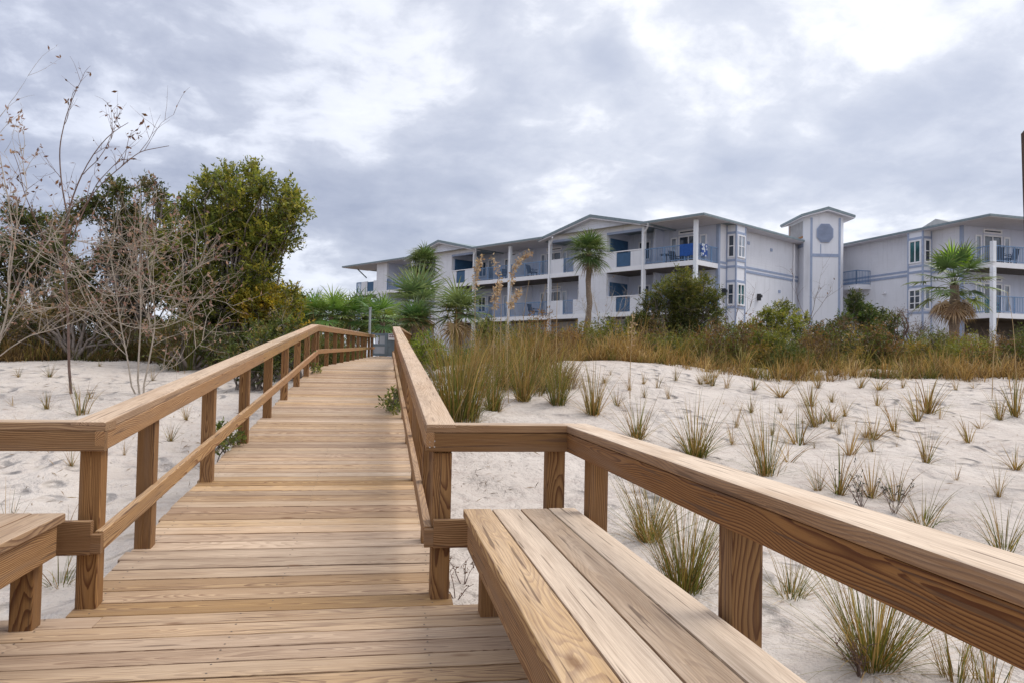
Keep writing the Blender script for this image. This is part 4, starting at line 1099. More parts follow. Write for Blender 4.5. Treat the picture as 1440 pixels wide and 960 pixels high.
shrub('coastal_shrub', 'fresh light green bush against the right ramp railing', 'shrub',
      clumps_px([(585, 492, 13), (600, 482, 13), (612, 494, 12), (590, 508, 12), (606, 512, 12)], 15.2, .4, 15, (1.5, 1.5, 1.1)), foot(600, 15.2), .06, 520, 12, [(.10, .14, .025), (.13, .16, .03), (.07, .11, .02)], 97, 3, twl=.14)
shrub('coastal_shrub', 'low green scrub in front of the side wall, right of the rounded shrub', 'shrub',
      clumps_px([(1020, 470, 14), (1035, 478, 13), (1060, 480, 13), (1160, 480, 13), (1130, 484, 13)], 23.5, .6, 16), foot(1040, 23.5), .07, 210, 12, [(.09, .12, .03), (.13, .14, .04), (.07, .09, .03)], 98, 3, twl=.2)
bare_tree('bare_tree', 'thin bare sapling in front of the stair tower', [[(1132, 478), (1140, 445), (1146, 425), (1152, 402)], [(1137, 455), (1125, 430), (1120, 412)], [(1140, 450), (1158, 425), (1170, 408)]], 25.5, 66, 6, .8, .4, DTWIG, r0=.02, up=.6, leaf=.09)
bare_tree('bare_tree', 'leafless grey bush at the foot of the slim palm', [[(838, 470), (842, 445), (836, 425)], [(842, 468), (852, 440), (862, 420)], [(846, 468), (866, 445), (880, 430)], [(836, 468), (826, 446), (820, 432)], [(848, 470), (872, 455), (890, 448)]], 26, 67, 12, .9, .2, TWIG, r0=.02, up=.4)
bare_tree('bare_tree', 'leafless shrub beside the bay window of the left building', [[(1030, 480), (1034, 450), (1040, 425)], [(1034, 470), (1046, 445), (1056, 428)], [(1032, 470), (1022, 448), (1018, 430)]], 27, 68, 10, .8, .2, DTWIG, r0=.02, up=.4)

# ------------------------------------------------------------------ palms
def palm_at(px, py, depth, label, n, plen, flen, seed, **kw):
    p = at(px, py, depth); gz = Gs(p[0], p[1]) if depth < 45 else .4
    return fan_palm(label, (p[0], p[1], gz), p[2] - gz, n, plen, flen, seed, **kw)
SABAL = [(.06, .10, .03), (.08, .12, .04), (.10, .13, .045), (.045, .075, .028)]
palm_at(826, 356, 46, 'slim trunked palm standing in front of the gabled middle of the left building', 46, .72, 1.1, 5, trunk_r=.17, cols=SABAL, elev=(-.95, 1.4), wid=.06, droop=1.1, lean=(.1, 0), dead=5)
palm_at(596, 372, 50, 'tall palm whose round crown hides part of the left gable', 40, .66, .95, 6, trunk_r=.17, cols=SABAL, elev=(-.95, 1.4), wid=.065, droop=1.1, dead=8)
palm_at(1342, 402, 36, 'shaggy palm with hanging dead fronds and one bright spear, before the right wing', 26, 1.15, 1.05, 7, trunk_r=.22, cols=[(.05, .085, .03), (.075, .11, .035), (.095, .125, .045)], elev=(-.65, 1.3), wid=.085, droop=.9, span=2.0, dead=18, extra=(3, (.22, .34, .03)))
palm_at(588, 428, 29, 'spiky grey green palm in front of the left gable, left of the drooping palm', 22, .6, 1.15, 8, trunk_r=.16, cols=[(.10, .14, .07), (.13, .17, .09), (.07, .11, .05)], elev=(-.5, 1.4), wid=.07, droop=.35, dead=5)
palm_at(584, 452, 27, 'dark low palm at the end of the right ramp railing', 22, .4, .72, 9, trunk_r=.15, cols=[(.045, .085, .03), (.06, .10, .035)], elev=(-.6, 1.4), wid=.05, droop=.7)
palm_at(645, 440, 27, 'drooping palm under the first balcony posts, right of the spiky palm', 22, .5, 1.0, 10, trunk_r=.15, cols=[(.08, .12, .05), (.11, .14, .06)], elev=(-.5, 1.3), wid=.055, droop=1.0, dead=8)
for k, (px, py, dp, lab) in enumerate([(415, 452, 40, 'leftmost low green palm beyond the crest of the ramp railing'), (440, 448, 41, 'second low green palm from the left beyond the ramp crest'), (466, 446, 40, 'low green palm in the middle of the row beyond the walkway'),
                                     (492, 450, 41, 'low green palm just left of the grey pole'), (512, 447, 43, 'yellow green palm behind the grey pole'), (538, 454, 40, 'low green palm right of the grey pole, above the gate')]):
    palm_at(px, py, dp, lab, 20, .8, 1.1, 20 + k, trunk_r=.15, cols=[(.07, .13, .03), (.10, .16, .035), (.05, .10, .03), (.14, .18, .04)], elev=(-.7, 1.35), wid=.075, droop=.9, group='low palms beyond the walkway')
shrub('hedge_shrub', 'dark green shrub mass behind the low palms, left of the gate', 'shrub', clumps_px([(410, 465, 22), (435, 468, 22), (460, 466, 22), (485, 468, 20), (505, 468, 18), (425, 450, 16), (478, 455, 16)], 44, 1, 20), foot(455, 44), .13, 60, 12, [(.05, .10, .025), (.08, .13, .03), (.10, .15, .035)], 99, 4, twl=.4)
shrub('hedge_shrub', 'green shrub behind the gate and its sign', 'shrub', clumps_px([(520, 462, 15), (540, 462, 16), (560, 465, 16), (530, 448, 12), (555, 450, 12), (575, 470, 14)], 43, 1, 21), foot(540, 43), .13, 60, 12, [(.06, .11, .025), (.10, .14, .03)], 100, 4, twl=.4)
for k, (px, py, rp, lab) in enumerate([(430, 438, 13, 'distant dark tree on the horizon left of the left building'), (508, 434, 11, 'distant dark tree at the left end of the left building')]):
    shrub('distant_tree', lab, 'tree', clumps_px([(px, py, rp), (px - rp, py + 6, rp * .8), (px + rp, py + 7, rp * .8), (px, py + 14, rp)], 95, 2, 30 + k), (*at(px, 480, 95)[:2], 0), .4, 14, 14, [(.05, .07, .04), (.07, .09, .05)], 110 + k, 2, twl=.8, trunk_r=.15)

# ------------------------------------------------------------------ buildings
ZU, ZL, EV = 7.73, 4.73, 10.3

def railing(parent, x0, y0, x1, y1, z, h=1.02, gap=.13, name='railing'):
    m = MB(); L = math.hypot(x1 - x0, y1 - y0); n = max(1, int(round(L / gap)))
    ax = abs(x1 - x0) > abs(y1 - y0); t = .025
    def bx(a0, a1, za, zb, w):
        if ax: m.box(a0, a1, y0 - w, y0 + w, za, zb)
        else: m.box(x0 - w, x0 + w, a0, a1, za, zb)
    lo, hi = (min(x0, x1), max(x0, x1)) if ax else (min(y0, y1), max(y0, y1))
    bx(lo, hi, z + h - .05, z + h, .035); bx(lo, hi, z + .08, z + .12, .022)
    for k in range(n + 1):
        c = lo + (hi - lo) * k / n; wd = .03 if k % 12 == 0 else .011
        bx(c - wd, c + wd, z + (0 if k % 12 == 0 else .121), z + h - .051, wd)
    return m.build(name, RAILM, parent)

def opening(parent, mp, a0, a1, z0, z1, mv=1, mh=1, glass=None, name='window', fw=.09, trim=None):
    """mp(a, n, z): a along the wall, n outwards"""
    glass = glass or GLASS
    def bx(m, aa, ab, na, nb, za, zb):
        p, q = mp(aa, na, za), mp(ab, nb, zb); m.box(p[0], q[0], p[1], q[1], p[2], q[2])
    f = MB()
    bx(f, a0, a0 + fw, 0, .07, z0, z1); bx(f, a1 - fw, a1, 0, .07, z0, z1)
    bx(f, a0 + fw, a1 - fw, 0, .07, z1 - fw, z1); bx(f, a0 + fw, a1 - fw, 0, .075, z0, z0 + fw)
    for k in range(1, mv):
        c = a0 + (a1 - a0) * k / mv; bx(f, c - .035, c + .035, .012, .06, z0 + fw, z1 - fw)
    for k in range(1, mh):
        c = z0 + (z1 - z0) * k / mh; bx(f, a0 + fw, a1 - fw, .014, .055, c - .025, c + .025)
    o = f.build(name, trim or WHITE, parent)
    g = MB(); bx(g, a0 + fw - .01, a1 - fw + .01, .004, .02, z0 + fw - .01, z1 - fw + .01)
    g.build('pane', glass, o)
    return o

# ---- left building: local x runs towards the camera's right, local y into the building
Oxy = lat(11.2, 46.6)
dx = Rh * .688 - Fh * .725
lb = tag(empty('apartment_building', (Oxy[0], Oxy[1], 0), math.atan2(dx[1], dx[0])),
         'long pale grey building with two gables and blue balcony railings, left of the stair tower', 'building', 'beach apartment buildings')
def ub(m, u0, u1, v0, v1, z0, z1): return m.box(-u1, -u0, v0, v1, z0, z1)
def part(name, mat, parent, *bx):
    m = MB()
    for b in bx: ub(m, *b)
    return m.build(name, mat, parent)
VB = 2.44
wl = part('wall', RECESS_SHADE, lb, (.2, 38.0, VB, VB + .2, -.5, EV))
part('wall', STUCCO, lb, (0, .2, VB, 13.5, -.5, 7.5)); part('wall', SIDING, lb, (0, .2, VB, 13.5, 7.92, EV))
part('wall', STUCCO, lb, (38.0, 38.2, VB, 13.5, -.5, EV)); part('wall', STUCCO, lb, (.2, 38, 13.3, 13.5, -.5, EV))
part('belt_band', TRIM, lb, (-.04, .2, VB, 13.5, 7.5, 7.66), (-.04, .2, VB, 13.5, 7.78, 7.92)); part('belt_board', SIDING, lb, (-.015, .2, VB, 13.5, 7.66, 7.78))
part('corner_board', TRIM, lb, (-.03, .0, VB - .03, VB + .16, 0, EV), (.0, .18, VB - .03, VB, 0, EV))
# bay window column
part('bay', STUCCO, lb, (-.7, -.001, 3.38, 4.5, -.5, EV - .01))
part('bay_trim', TRIM, lb, *[(-.74, -.66, 3.34, 3.42, 0, EV - .02), (-.74, -.66, 4.44, 4.54, 0, EV - .02), (-.08, -.002, 3.35, 3.379, 0, EV - .02)],
     *[(-.735, -.01, 3.35, 4.53, z, z + .14) for z in (4.95, 6.62, 7.55, 7.95, 9.72)])
side = lambda s_, u: (lambda a, n, z: (s_ * 0 - (u - n), a, z))
mp_bay = lambda a, n, z: (.7 + n, a, z)
mp_chk = lambda a, n, z: (a, 3.38 - n, z)
for z0, z1, ga, gb in ((8.2, 9.68, GLASS, BLIND), (5.15, 6.55, GLASS, GLASSG)):
    opening(lb, mp_bay, 3.5, 4.4, z0, z1, 2, 2, gb); opening(lb, mp_chk, .12, .62, z0, z1, 1, 2, ga)
m = MB(); m.tube([(.09, 12.4, 10.2), (.09, 12.4, .3)], .06, 8); m.build('downspout', WHITE, lb)
for a_, z_ in ((9.2, 9.4), (6.1, 9.5), (10.4, 6.6)): part('wall_vent', TRIM, lb, (-.05, -.001, a_ - .13, a_ + .13, z_ - .1, z_ + .1))
for a in (2.95, 7.4):
    o = part('wall_lantern', DARKM, lb, (-.22, -.0, a - .09, a + .09, 5.75, 6.2), (-.30, -.221, a - .12, a + .12, 5.95, 6.12))
# balcony slabs, both floors
for z in (ZU, ZL):
    for u0, u1 in ((0, 12.45), (12.452, 20.9), (20.902, 29.4), (29.402, 38.6)):
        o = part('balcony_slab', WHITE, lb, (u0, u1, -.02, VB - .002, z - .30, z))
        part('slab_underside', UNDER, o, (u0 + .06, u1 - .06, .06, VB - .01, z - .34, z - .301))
for u in (.12, 4.04, 12.45, 16.7, 20.9, 29.3):
    part('balcony_post', POSTM, lb, (u - .11, u + .11, -.06, .16, -.5, EV - .1))
part('balcony_post', POSTM, lb, (38.3, 38.5, -.03, .17, -.5, ZU - .31))
# gables and their piers
for g0 in (4.04, 20.9):
    c = g0 + 4.2; e0, e1 = g0 - .85, g0 + 9.2
    if g0 > 10: pu0, pu1, q1 = g0 + 2.9, g0 + 5.1, g0 + 8.4
    else: pu0, pu1, q1 = g0 + 3.06, g0 + 5.56, g0 + 8.4
    part('pier', SIDING, lb, (pu0, pu1, .0, .2, -.5, EV - .15))
    part('recess_side_wall', RECESS_SHADE, lb, (pu0, pu0 + .15, .201, VB, -.5, EV), (pu1 - .15, pu1, .201, VB, -.5, EV))
    m = MB(); zz = EV - .15
    m.prism([(-q1, 0, zz), (-g0, 0, zz), (-g0, 0, zz + .2), (-c, 0, 11.22), (-q1, 0, zz + .2)], (0, .2, 0)); m.build('gable_wall', SIDING, lb)
    part('header_beam', TRIM, lb, (g0 + .1, pu0, -.02, .22, zz - .16, zz - .001)); part('header_beam', TRIM, lb, (pu1, q1 - .1, -.02, .22, zz - .16, zz - .001))
    m = MB(); m.prism([(-e1, -.5, 10.16), (-c, -.5, 11.30), (-e0, -.5, 10.16), (-e0, -.5, 10.34), (-c, -.5, 11.50), (-e1, -.5, 10.34)], (0, 9, 0)); r_ = m.build('gable_roof', ROOFM, lb)
    m = MB(); m.prism([(-e1 + .08, -.47, 10.10), (-c, -.47, 11.21), (-e0 - .08, -.47, 10.10), (-e0 - .08, -.47, 10.17), (-c, -.47, 11.30), (-e1 + .08, -.47, 10.17)], (0, .46, 0)); m.build('rake_soffit', SOFFIT, r_)
    for z in (ZU, ZL):
        # parapets with a dark infill panel
        wA = [(g0 + .12, g0 + 1.03), (g0 + 2.22, pu0)] if g0 < 10 else [(g0 + .15, g0 + 1.15), (g0 + 2.25, pu0)]
        for a, b in wA: part('parapet', SIDING, lb, (a, b, .0, .12, z, z + 1.02))
        part('infill_panel', BLUEP, lb, (wA[0][1], wA[1][0], .04, .08, z + .05, z + .95))
        wB = [(pu1, pu1 + .5), (q1 - 1.35, q1 - .12)]
        for a, b in wB: part('parapet', SIDING, lb, (a, b, .0, .12, z, z + 1.02))
        railing(lb, -wB[1][0], .06, -wB[0][1], .06, z)
        part('parapet_cap', WHITE, lb, (g0 + .12, pu0, -.03, .15, z + 1.021, z + 1.08))
        part('shutter_panel', BLUEP, lb, (pu0 - .05, pu0 - .002, .35, VB - .2, z + .45, z + 2.1))
        mpf = lambda a, n, zz_: (-a, VB - n, zz_)
        opening(lb, mpf, g0 + 1.2, g0 + 2.2, z + .7, z + 2.0, 2, 1, GLASS); opening(lb, mpf, g0 + .2, g0 + 1.0, z + .02, z + 2.1, 1, 1, BLIND, 'door')
        opening(lb, mpf, pu1 + .5, pu1 + 2.2, z + .02, z + 2.05, 2, 1, GLASS, 'sliding_door'); opening(lb, mpf, pu1 + .5, pu1 + 2.2, z + 2.15, z + 2.4, 1, 1, GLASS, 'transom')
mpf = lambda a, n, zz_: (-a, VB - n, zz_)
# end balcony, middle balconies, far end
for z in (ZU, ZL):
    railing(lb, -4.0, .05, -.12, .05, z); railing(lb, -.05, .1, -.05, VB - .1, z)
    opening(lb, mpf, 1.45, 2.98, z + .02, z + 2.05, 2, 1, GLASS, 'sliding_door'); opening(lb, mpf, 1.45, 2.98, z + 2.15, z + 2.42, 1, 1, GLASS, 'transom')
    opening(lb, mpf, 3.09, 3.59, z + .25, z + 2.0, 1, 1, BLIND); opening(lb, mpf, .85, 1.35, z + .25, z + 2.0, 1, 1, BLIND)
    for a, b in ((12.6, 16.6), (16.8, 20.8)):
        railing(lb, -b, .05, -a, .05, z)
        opening(lb, mpf, a + .9, a + 2.5, z + .02, z + 2.05, 2, 1, GLASS, 'sliding_door'); opening(lb, mpf, a + .9, a + 2.5, z + 2.15, z + 2.4, 1, 1, GLASS, 'transom')
        opening(lb, mpf, a + .3, a + .8, z + .25, z + 2.0, 1, 1, BLIND); opening(lb, mpf, a + 2.6, a + 3.1, z + .25, z + 2.0, 1, 1, BLIND)
    railing(lb, -33.3, .05, -29.5, .05, z)
    opening(lb, mpf, 30.3, 31.9, z + .02, z + 2.05, 2, 1, GLASS, 'sliding_door')
    part('parapet', SIDING, lb, (35.0, 35.5, .0, .12, z, z + 1.02), (36.6, 37.6, .0, .12, z, z + 1.02)); part('infill_panel', BLUEP, lb, (35.5, 36.6, .04, .08, z + .05, z + .95))
    railing(lb, -38.5, .05, -37.6, .05, z); railing(lb, -38.5, .1, -38.5, VB, z)
    opening(lb, mpf, 35.7, 37.3, z + .02, z + 2.05, 2, 1, GLASS, 'sliding_door'); opening(lb, mpf, 35.7, 37.3, z + 2.15, z + 2.4, 1, 1, GLASS, 'transom')
part('pier', SIDING, lb, (33.3, 35.0, 0, .2, -.5, EV - .02)); part('recess_side_wall', RECESS_SHADE, lb, (33.3, 33.45, .201, VB, -.5, EV), (34.85, 35, .201, VB, -.5, EV))
part('bay_divider', RECESS_SHADE, lb, (4.2, 4.34, 1.5, VB, -.5, EV))
for z in (ZU, ZL):
    m = MB(); m.prism([(-16.62, .1, z), (-16.62, VB, z), (-16.62, VB, z + 2.5), (-16.62, 1.9, z + 2.5), (-16.62, .1, z + 1.65)], (-.16, 0, 0)); m.build('privacy_wall', SIDING, lb)
# roofs
rf = part('roof', ROOFM, lb, (-.85, 38.2, .25, 14.2, EV, EV + .13), (-.85, 3.9, -.6, .249, EV, EV + .13), (12.7, 20.7, -.6, .249, EV, EV + .13), (29.8, 40.3, -.6, .249, EV, EV + .13), (38.2, 40.3, .25, 14.2, EV, EV + .13))
m = MB(); z = EV + .131
m.v = [(-40.2, -.5, z), (.8, -.5, z), (.8, 14.1, z), (-40.2, 14.1, z), (-32, 7, z + .55), (-7, 7, z + .55)]; m.f = [(0, 1, 5, 4), (1, 2, 5), (2, 3, 4, 5), (3, 0, 4)]
m.build('roof_slope', ROOFT, rf)
for bx_ in ((-.8, 3.85, -.55, VB - .05, EV - .04, EV - .003), (12.75, 20.65, -.55, VB - .05, EV - .04, EV - .003), (29.85, 40.2, -.55, VB - .05, EV - .04, EV - .003), (-.8, -.75, 2.4, 14, EV - .04, EV - .003), (-.75, -.001, 4.6, 14, EV - .05, EV - .004)): part('eave_soffit', SOFFIT, rf, bx_)
for u in (4.04, 12.45, 20.9):
    m = MB(); m.tube([(-u + .75, -.55, EV - .02), (-u + .65, -.4, EV - .15), (-u + .12, -.12, EV - .55), (-u + .06, -.11, EV - .9), (-u + .06, -.11, 2)], .055, 8); m.build('downspout', WHITE, lb)
m = MB(); m.tube([(-40, 1, EV), (-38.3, 1, 9.3)], .06, 8); m.build('eave_brace', ROOFM, lb)

# ---- stair tower
tw_o = lat(22.2, 54.3)
tw = tag(empty('stair_tower', (tw_o[0], tw_o[1], 0), -YAW), 'square pale stair tower with a blue octagonal louvre and small gabled roof', 'tower')
m = MB(); W_ = 1.42; c_ = .32; D_ = 3.4
m.prism([(-W_ + c_, 0, -.5), (W_ - c_, 0, -.5), (W_, c_, -.5), (W_, D_, -.5), (-W_, D_, -.5), (-W_, c_, -.5)], (0, 0, 12.55)); m.build('wall', STUCCO, tw)
m = MB(); m.prism([(-W_ - .0, .05, 12.04), (W_, .05, 12.04), (0, .05, 12.56)], (0, D_ - .1, 0)); m.build('gable_wall', STUCCO, tw)
m = MB(); e = 1.92
m.prism([(-e, -.5, 11.98), (0, -.5, 12.52), (e, -.5, 11.98), (e, -.5, 12.14), (0, -.5, 12.72), (-e, -.5, 12.14)], (0, D_ + .9, 0)); r_ = m.build('roof', ROOFM, tw)
m = MB(); m.prism([(-e + .06, -.47, 11.9), (0, -.47, 12.43), (e - .06, -.47, 11.9), (e - .06, -.47, 11.985), (0, -.47, 12.52), (-e + .06, -.47, 11.985)], (0, D_ + .8, 0)); m.build('soffit', SOFFIT, r_)
m = MB()
for x0, x1, z0, z1 in ((-W_ + c_ + .02, -W_ + c_ + .17, 0, 12.0), (W_ - c_ - .17, W_ - c_ - .02, 0, 12.0), (-W_ + c_ + .171, W_ - c_ - .171, 9.2, 9.42), (-.36, -.31, 9.42, 10.1)):
    m.box(x0, x1, -.03, .0, z0, z1)
m.box(-W_ - .03, -W_, c_ + .05, D_, 9.95, 10.2)
m.box(W_, W_ + .03, c_ + .05, D_, 9.95, 10.2)
m.build('trim', TRIM, tw)
oc = [(.52, .22), (.24, .60), (-.24, .60), (-.52, .22)]; oc8 = [(.58, .30), (.30, .66), (-.30, .66), (-.58, .30), (-.58, -.30), (-.30, -.66), (.30, -.66), (.58, -.30)]
m = MB(); m.prism([(x - .05, -.02, z + 10.9) for x, z in oc8[::-1]], (0, -.06, 0)); v_ = m.build('octagon_louvre', TRIM, tw)
m = MB()
for k in range(13):
    z = -.60 + k * .10; w = .52 if abs(z) < .28 else .52 - (abs(z) - .28) * .75
    m.prism([(-w - .05, -.081, z + 10.86), (w - .05, -.081, z + 10.86), (w - .05, -.12, z + 10.86), (-w - .05, -.12, z + 10.86)], (0, .02, .07))
m.build('louvre_slat', plain('blue_louvre', (.25, .29, .40), .6, .1), v_)
m = MB(); m.box(-W_ - .02, -W_ + .0, .55, 3.0, 10.75, 11.85); sv = m.build('side_louvre', plain('grey_louvre', (.36, .35, .36), .7, .15), tw)
m = MB(); m.box(-W_ - .05, -W_, .5, 3.05, 10.62, 10.749); m.box(-W_ - .05, -W_, 3.0, 3.08, 10.75, 11.9); m.build('side_louvre_frame', RUST, sv)

# ---- right wing
ro = lat(27.65, 47.0); hx = Rh * .957 + Fh * .29
rb = tag(empty('apartment_building', (ro[0], ro[1], 0), math.atan2(hx[1], hx[0])), 'right wing with railed balconies above a dark ground floor, beyond the stair tower', 'building', 'beach apartment buildings')
def rpart(name, mat, parent, *bx):
    m = MB()
    for b in bx: m.box(*b)
    return m.build(name, mat, parent)
rpart('wall', SIDING, rb, (0, .2, 0, 13, 7.92, EV)); rpart('wall', STUCCO, rb, (0, .2, 0, 13, -.5, 7.5))
rpart('wall', RECESS_SHADE, rb, (.2, 14, 0, .2, ZL - .3, EV)); rpart('wall', STUCCO, rb, (13.8, 14, .2, 13, -.5, EV)); rpart('wall', STUCCO, rb, (.2, 13.8, 12.8, 13, -.5, EV))
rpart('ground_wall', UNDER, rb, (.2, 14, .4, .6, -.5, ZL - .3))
rpart('belt_band', TRIM, rb, (-.04, .2, 0, 13, 7.5, 7.66), (-.04, .2, 0, 13, 7.78, 7.92)); rpart('belt_board', SIDING, rb, (-.015, .2, 0, 13, 7.66, 7.78))
rpart('corner_board', TRIM, rb, (-.03, .14, -.03, 0, 0, EV), (-.03, 0, 0, .16, 0, EV))
rpart('bay', STUCCO, rb, (-.7, -.001, 2.3, 3.5, -.5, EV - .01))
rpart('bay_trim', TRIM, rb, (-.74, -.66, 2.26, 2.36, 0, EV - .02), (-.74, -.66, 3.44, 3.54, 0, EV - .02), (-.08, -.002, 2.27, 2.299, 0, EV - .02), *[(-.735, -.01, 2.27, 3.53, z, z + .14) for z in (4.9, 6.6, 7.55, 7.92, 9.75)])
mpb = lambda a, n, z: (-.7 - n, a, z)
mpc = lambda a, n, z: (a, 2.3 - n, z)
mps = lambda a, n, z: (-n, a, z)
opening(rb, mpb, 2.42, 3.4, 8.2, 9.7, 2, 1, GLASSG); opening(rb, mpc, -.62, -.12, 8.2, 9.7, 1, 2, GLASS)
opening(rb, mpb, 2.42, 3.4, 5.15, 6.5, 2, 3, GLASS); opening(rb, mpc, -.62, -.12, 5.15, 6.5, 1, 2, BLIND)
m = MB(); m.tube([(-.02, 6.2, 6.55), (-.16, 6.2, 6.55), (-.2, 6.2, 6.45)], .09, 10); m.build('wall_lamp', WHITE, rb)
for z in (ZU, ZL):
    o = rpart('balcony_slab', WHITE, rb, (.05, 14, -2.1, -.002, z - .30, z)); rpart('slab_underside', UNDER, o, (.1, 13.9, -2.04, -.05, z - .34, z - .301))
    railing(rb, .2, -2.05, 13.8, -2.05, z); railing(rb, .1, -2.0, .1, -.05, z)
    mpf2 = lambda a, n, zz_: (a, -n, zz_)
    for b in (1.0, 6.8):
        opening(rb, mpf2, b + .65, b + 2.15, z + .02, z + 2.05, 2, 1, GLASS, 'sliding_door'); opening(rb, mpf2, b + .65, b + 2.15, z + 2.15, z + 2.42, 1, 1, GLASS, 'transom')
        opening(rb, mpf2, b - .0, b + .5, z + .25, z + 2.0, 1, 1, BLIND); opening(rb, mpf2, b + 2.3, b + 2.8, z + .25, z + 2.0, 1, 1, BLIND)
for x in (.12, 5.6, 11):
    rpart('balcony_post', POSTM, rb, (x - .12, x + .12, -2.16, -1.92, -.5, ZU - .31 if x < 1 else EV)); 
rpart('balcony_post', POSTM, rb, (.0, .24, -2.165, -1.925, ZU, ZU + 1.25))
mpg = lambda a, n, zz_: (a, .4 - n, zz_)
for a in (.8, 2.6): opening(rb, mpg, a, a + .9, 2.4, 3.6, 2, 1, BLIND)
o = rpart('access_gallery', STUCCO, rb, (-1.25, -.002, 7.6, 10.5, 6.95, 7.25)); railing(rb, -1.2, 7.65, -1.2, 10.4, 7.25); railing(rb, -1.2, 7.65, -.02, 7.65, 7.25)
rf = rpart('roof', ROOFM, rb, (-.85, 15, -2.7, 14, EV, EV + .13))
m = MB(); z = EV + .131
m.v = [(-.8, -2.6, z), (14.9, -2.6, z), (14.9, 13.9, z), (-.8, 13.9, z), (6, 4, z + .5), (9, 9, z + .5)]; m.f = [(0, 1, 4), (1, 2, 5, 4), (2, 3, 5), (3, 0, 4, 5)]; m.build('roof_slope', ROOFT, rf)
rpart('eave_soffit', SOFFIT, rf, (-.8, 14.9, -2.65, -.04, EV - .04, EV - .003), (-.8, -.04, -.039, 13.9, EV - .05, EV - .003))
m = MB(); m.prism([(.3, .8, EV + .25), (.3, 3.8, EV + .25), (.3, 2.3, EV + .78)], (5, 0, 0)); m.build('roof_dormer', ROOFT, rf)

# things on the balconies
def local(root, x, y, z):
    a = root.rotation_euler[2]; return (root.location[0] + math.cos(a) * x - math.sin(a) * y, root.location[1] + math.sin(a) * x + math.cos(a) * y, z)
def chair(root, x, y, z, rz, label, mat=FURN):
    e_ = tag(empty('balcony_chair', local(root, x, y, z), rz), label, 'chair', 'chairs on the balconies')
    MB().box(-.28, .28, -.28, .28, .38, .46).build('seat', mat, e_)
    m = MB(); m.prism([(-.28, .26, .461), (.28, .26, .461), (.28, .40, 1.0), (-.28, .40, 1.0)], (0, .05, .0)); m.build('backrest', mat, e_)
    m = MB(); m.box(-.32, -.281, -.26, .27, .60, .66); m.box(.281, .32, -.26, .27, .60, .66); m.build('armrest', mat, e_)
    for sx in (-1, 1):
        for sy in (-1, 1): MB().box(sx * .25 - .025, sx * .25 + .025, sy * .23 - .025, sy * .23 + .025, 0, .379).build('leg', mat, e_)
def table(root, x, y, z, label):
    e_ = tag(empty('balcony_table', local(root, x, y, z), 0), label, 'table')
    m = MB(); m.tube([(0, 0, .68), (0, 0, .72)], .42, 20); m.build('tabletop', FURN, e_)
    m = MB(); m.tube([(0, 0, .03), (0, 0, .679)], .04, 8); m.tube([(0, 0, 0), (0, 0, .03)], .25, 14); m.build('pedestal', FURN, e_)
table(lb, -3.1, 1.2, ZU, 'dark round table behind the upper railing right of the tall white downspout post')
chair(lb, -2.6, 1.6, ZU, .4, 'dark chair beside the round table on the upper corner balcony')
chair(lb, -15.2, 1.0, ZU, .8, 'dark chair on the upper middle balcony, right of the privacy wall')
chair(lb, -18.7, 1.0, ZU, -.6, 'dark chair on the upper middle balcony, left of the privacy wall')
chair(lb, -15.0, 1.0, ZL, .8, 'dark chair on the lower middle balcony')
chair(rb, 1.35, -1.3, ZU, 2.6, 'dark chair on the upper right wing balcony nearest its corner post')
chair(rb, 2.4, -1.2, ZU, 3.4, 'dark chair on the upper right wing balcony nearer the frame edge')
chair(rb, .9, -1.3, ZL, 2.2, 'teal chair on the lower right wing balcony behind the shaggy palm', TEAL)
def towel(root, x0, x1, y, z, label, mat):
    e_ = MB(); n = 10
    for side_ in (-1, 1):
        for k in range(n):
            a, b = x0 + (x1 - x0) * k / n, x0 + (x1 - x0) * (k + 1) / n
            w = .012 * math.sin(k * 2.1)
            e_.box(a, b, y + side_ * .045 + w, y + side_ * .06 + w, z - .72 + .03 * math.sin(k), z + .01)
    e_.box(x0, x1, y - .05, y + .05, z + .011, z + .025)
    o = e_.build('towel', mat); o.location = root.location; o.rotation_euler = root.rotation_euler; tag(o, label, 'towel')
towel(lb, -1.25, -.28, .05, ZU + 1.02, 'plain bright blue towel hung over the corner balcony railing', TOWEL)
PT, nt, b, out = newmat('patterned_towel_cloth'); N = NT(nt); tc = N.n('ShaderNodeTexCoord'); vo = N.n('ShaderNodeTexVoronoi'); vo.inputs['Scale'].default_value = 5; N.l(tc.outputs['Object'], vo.inputs['Vector'])
N.l(N.mix(N.ramp(vo.outputs['Distance'], [(.35, 0), (.45, 1)]), (.6, .65, .7), (.03, .08, .3)), b.inputs['Base Color']); b.inputs['Roughness'].default_value = .9
m = MB(); m.box(-.11, -.065, .5, 1.15, ZU + .35, ZU + 1.05); m.box(-.035, .01, .5, 1.15, ZU + .3, ZU + 1.05); m.box(-.11, .01, .5, 1.15, ZU + 1.051, ZU + 1.07)
o = m.build('towel', PT); o.location = lb.location; o.rotation_euler = lb.rotation_euler; tag(o, 'blue and white patterned towel on the short side railing of the corner balcony', 'towel')

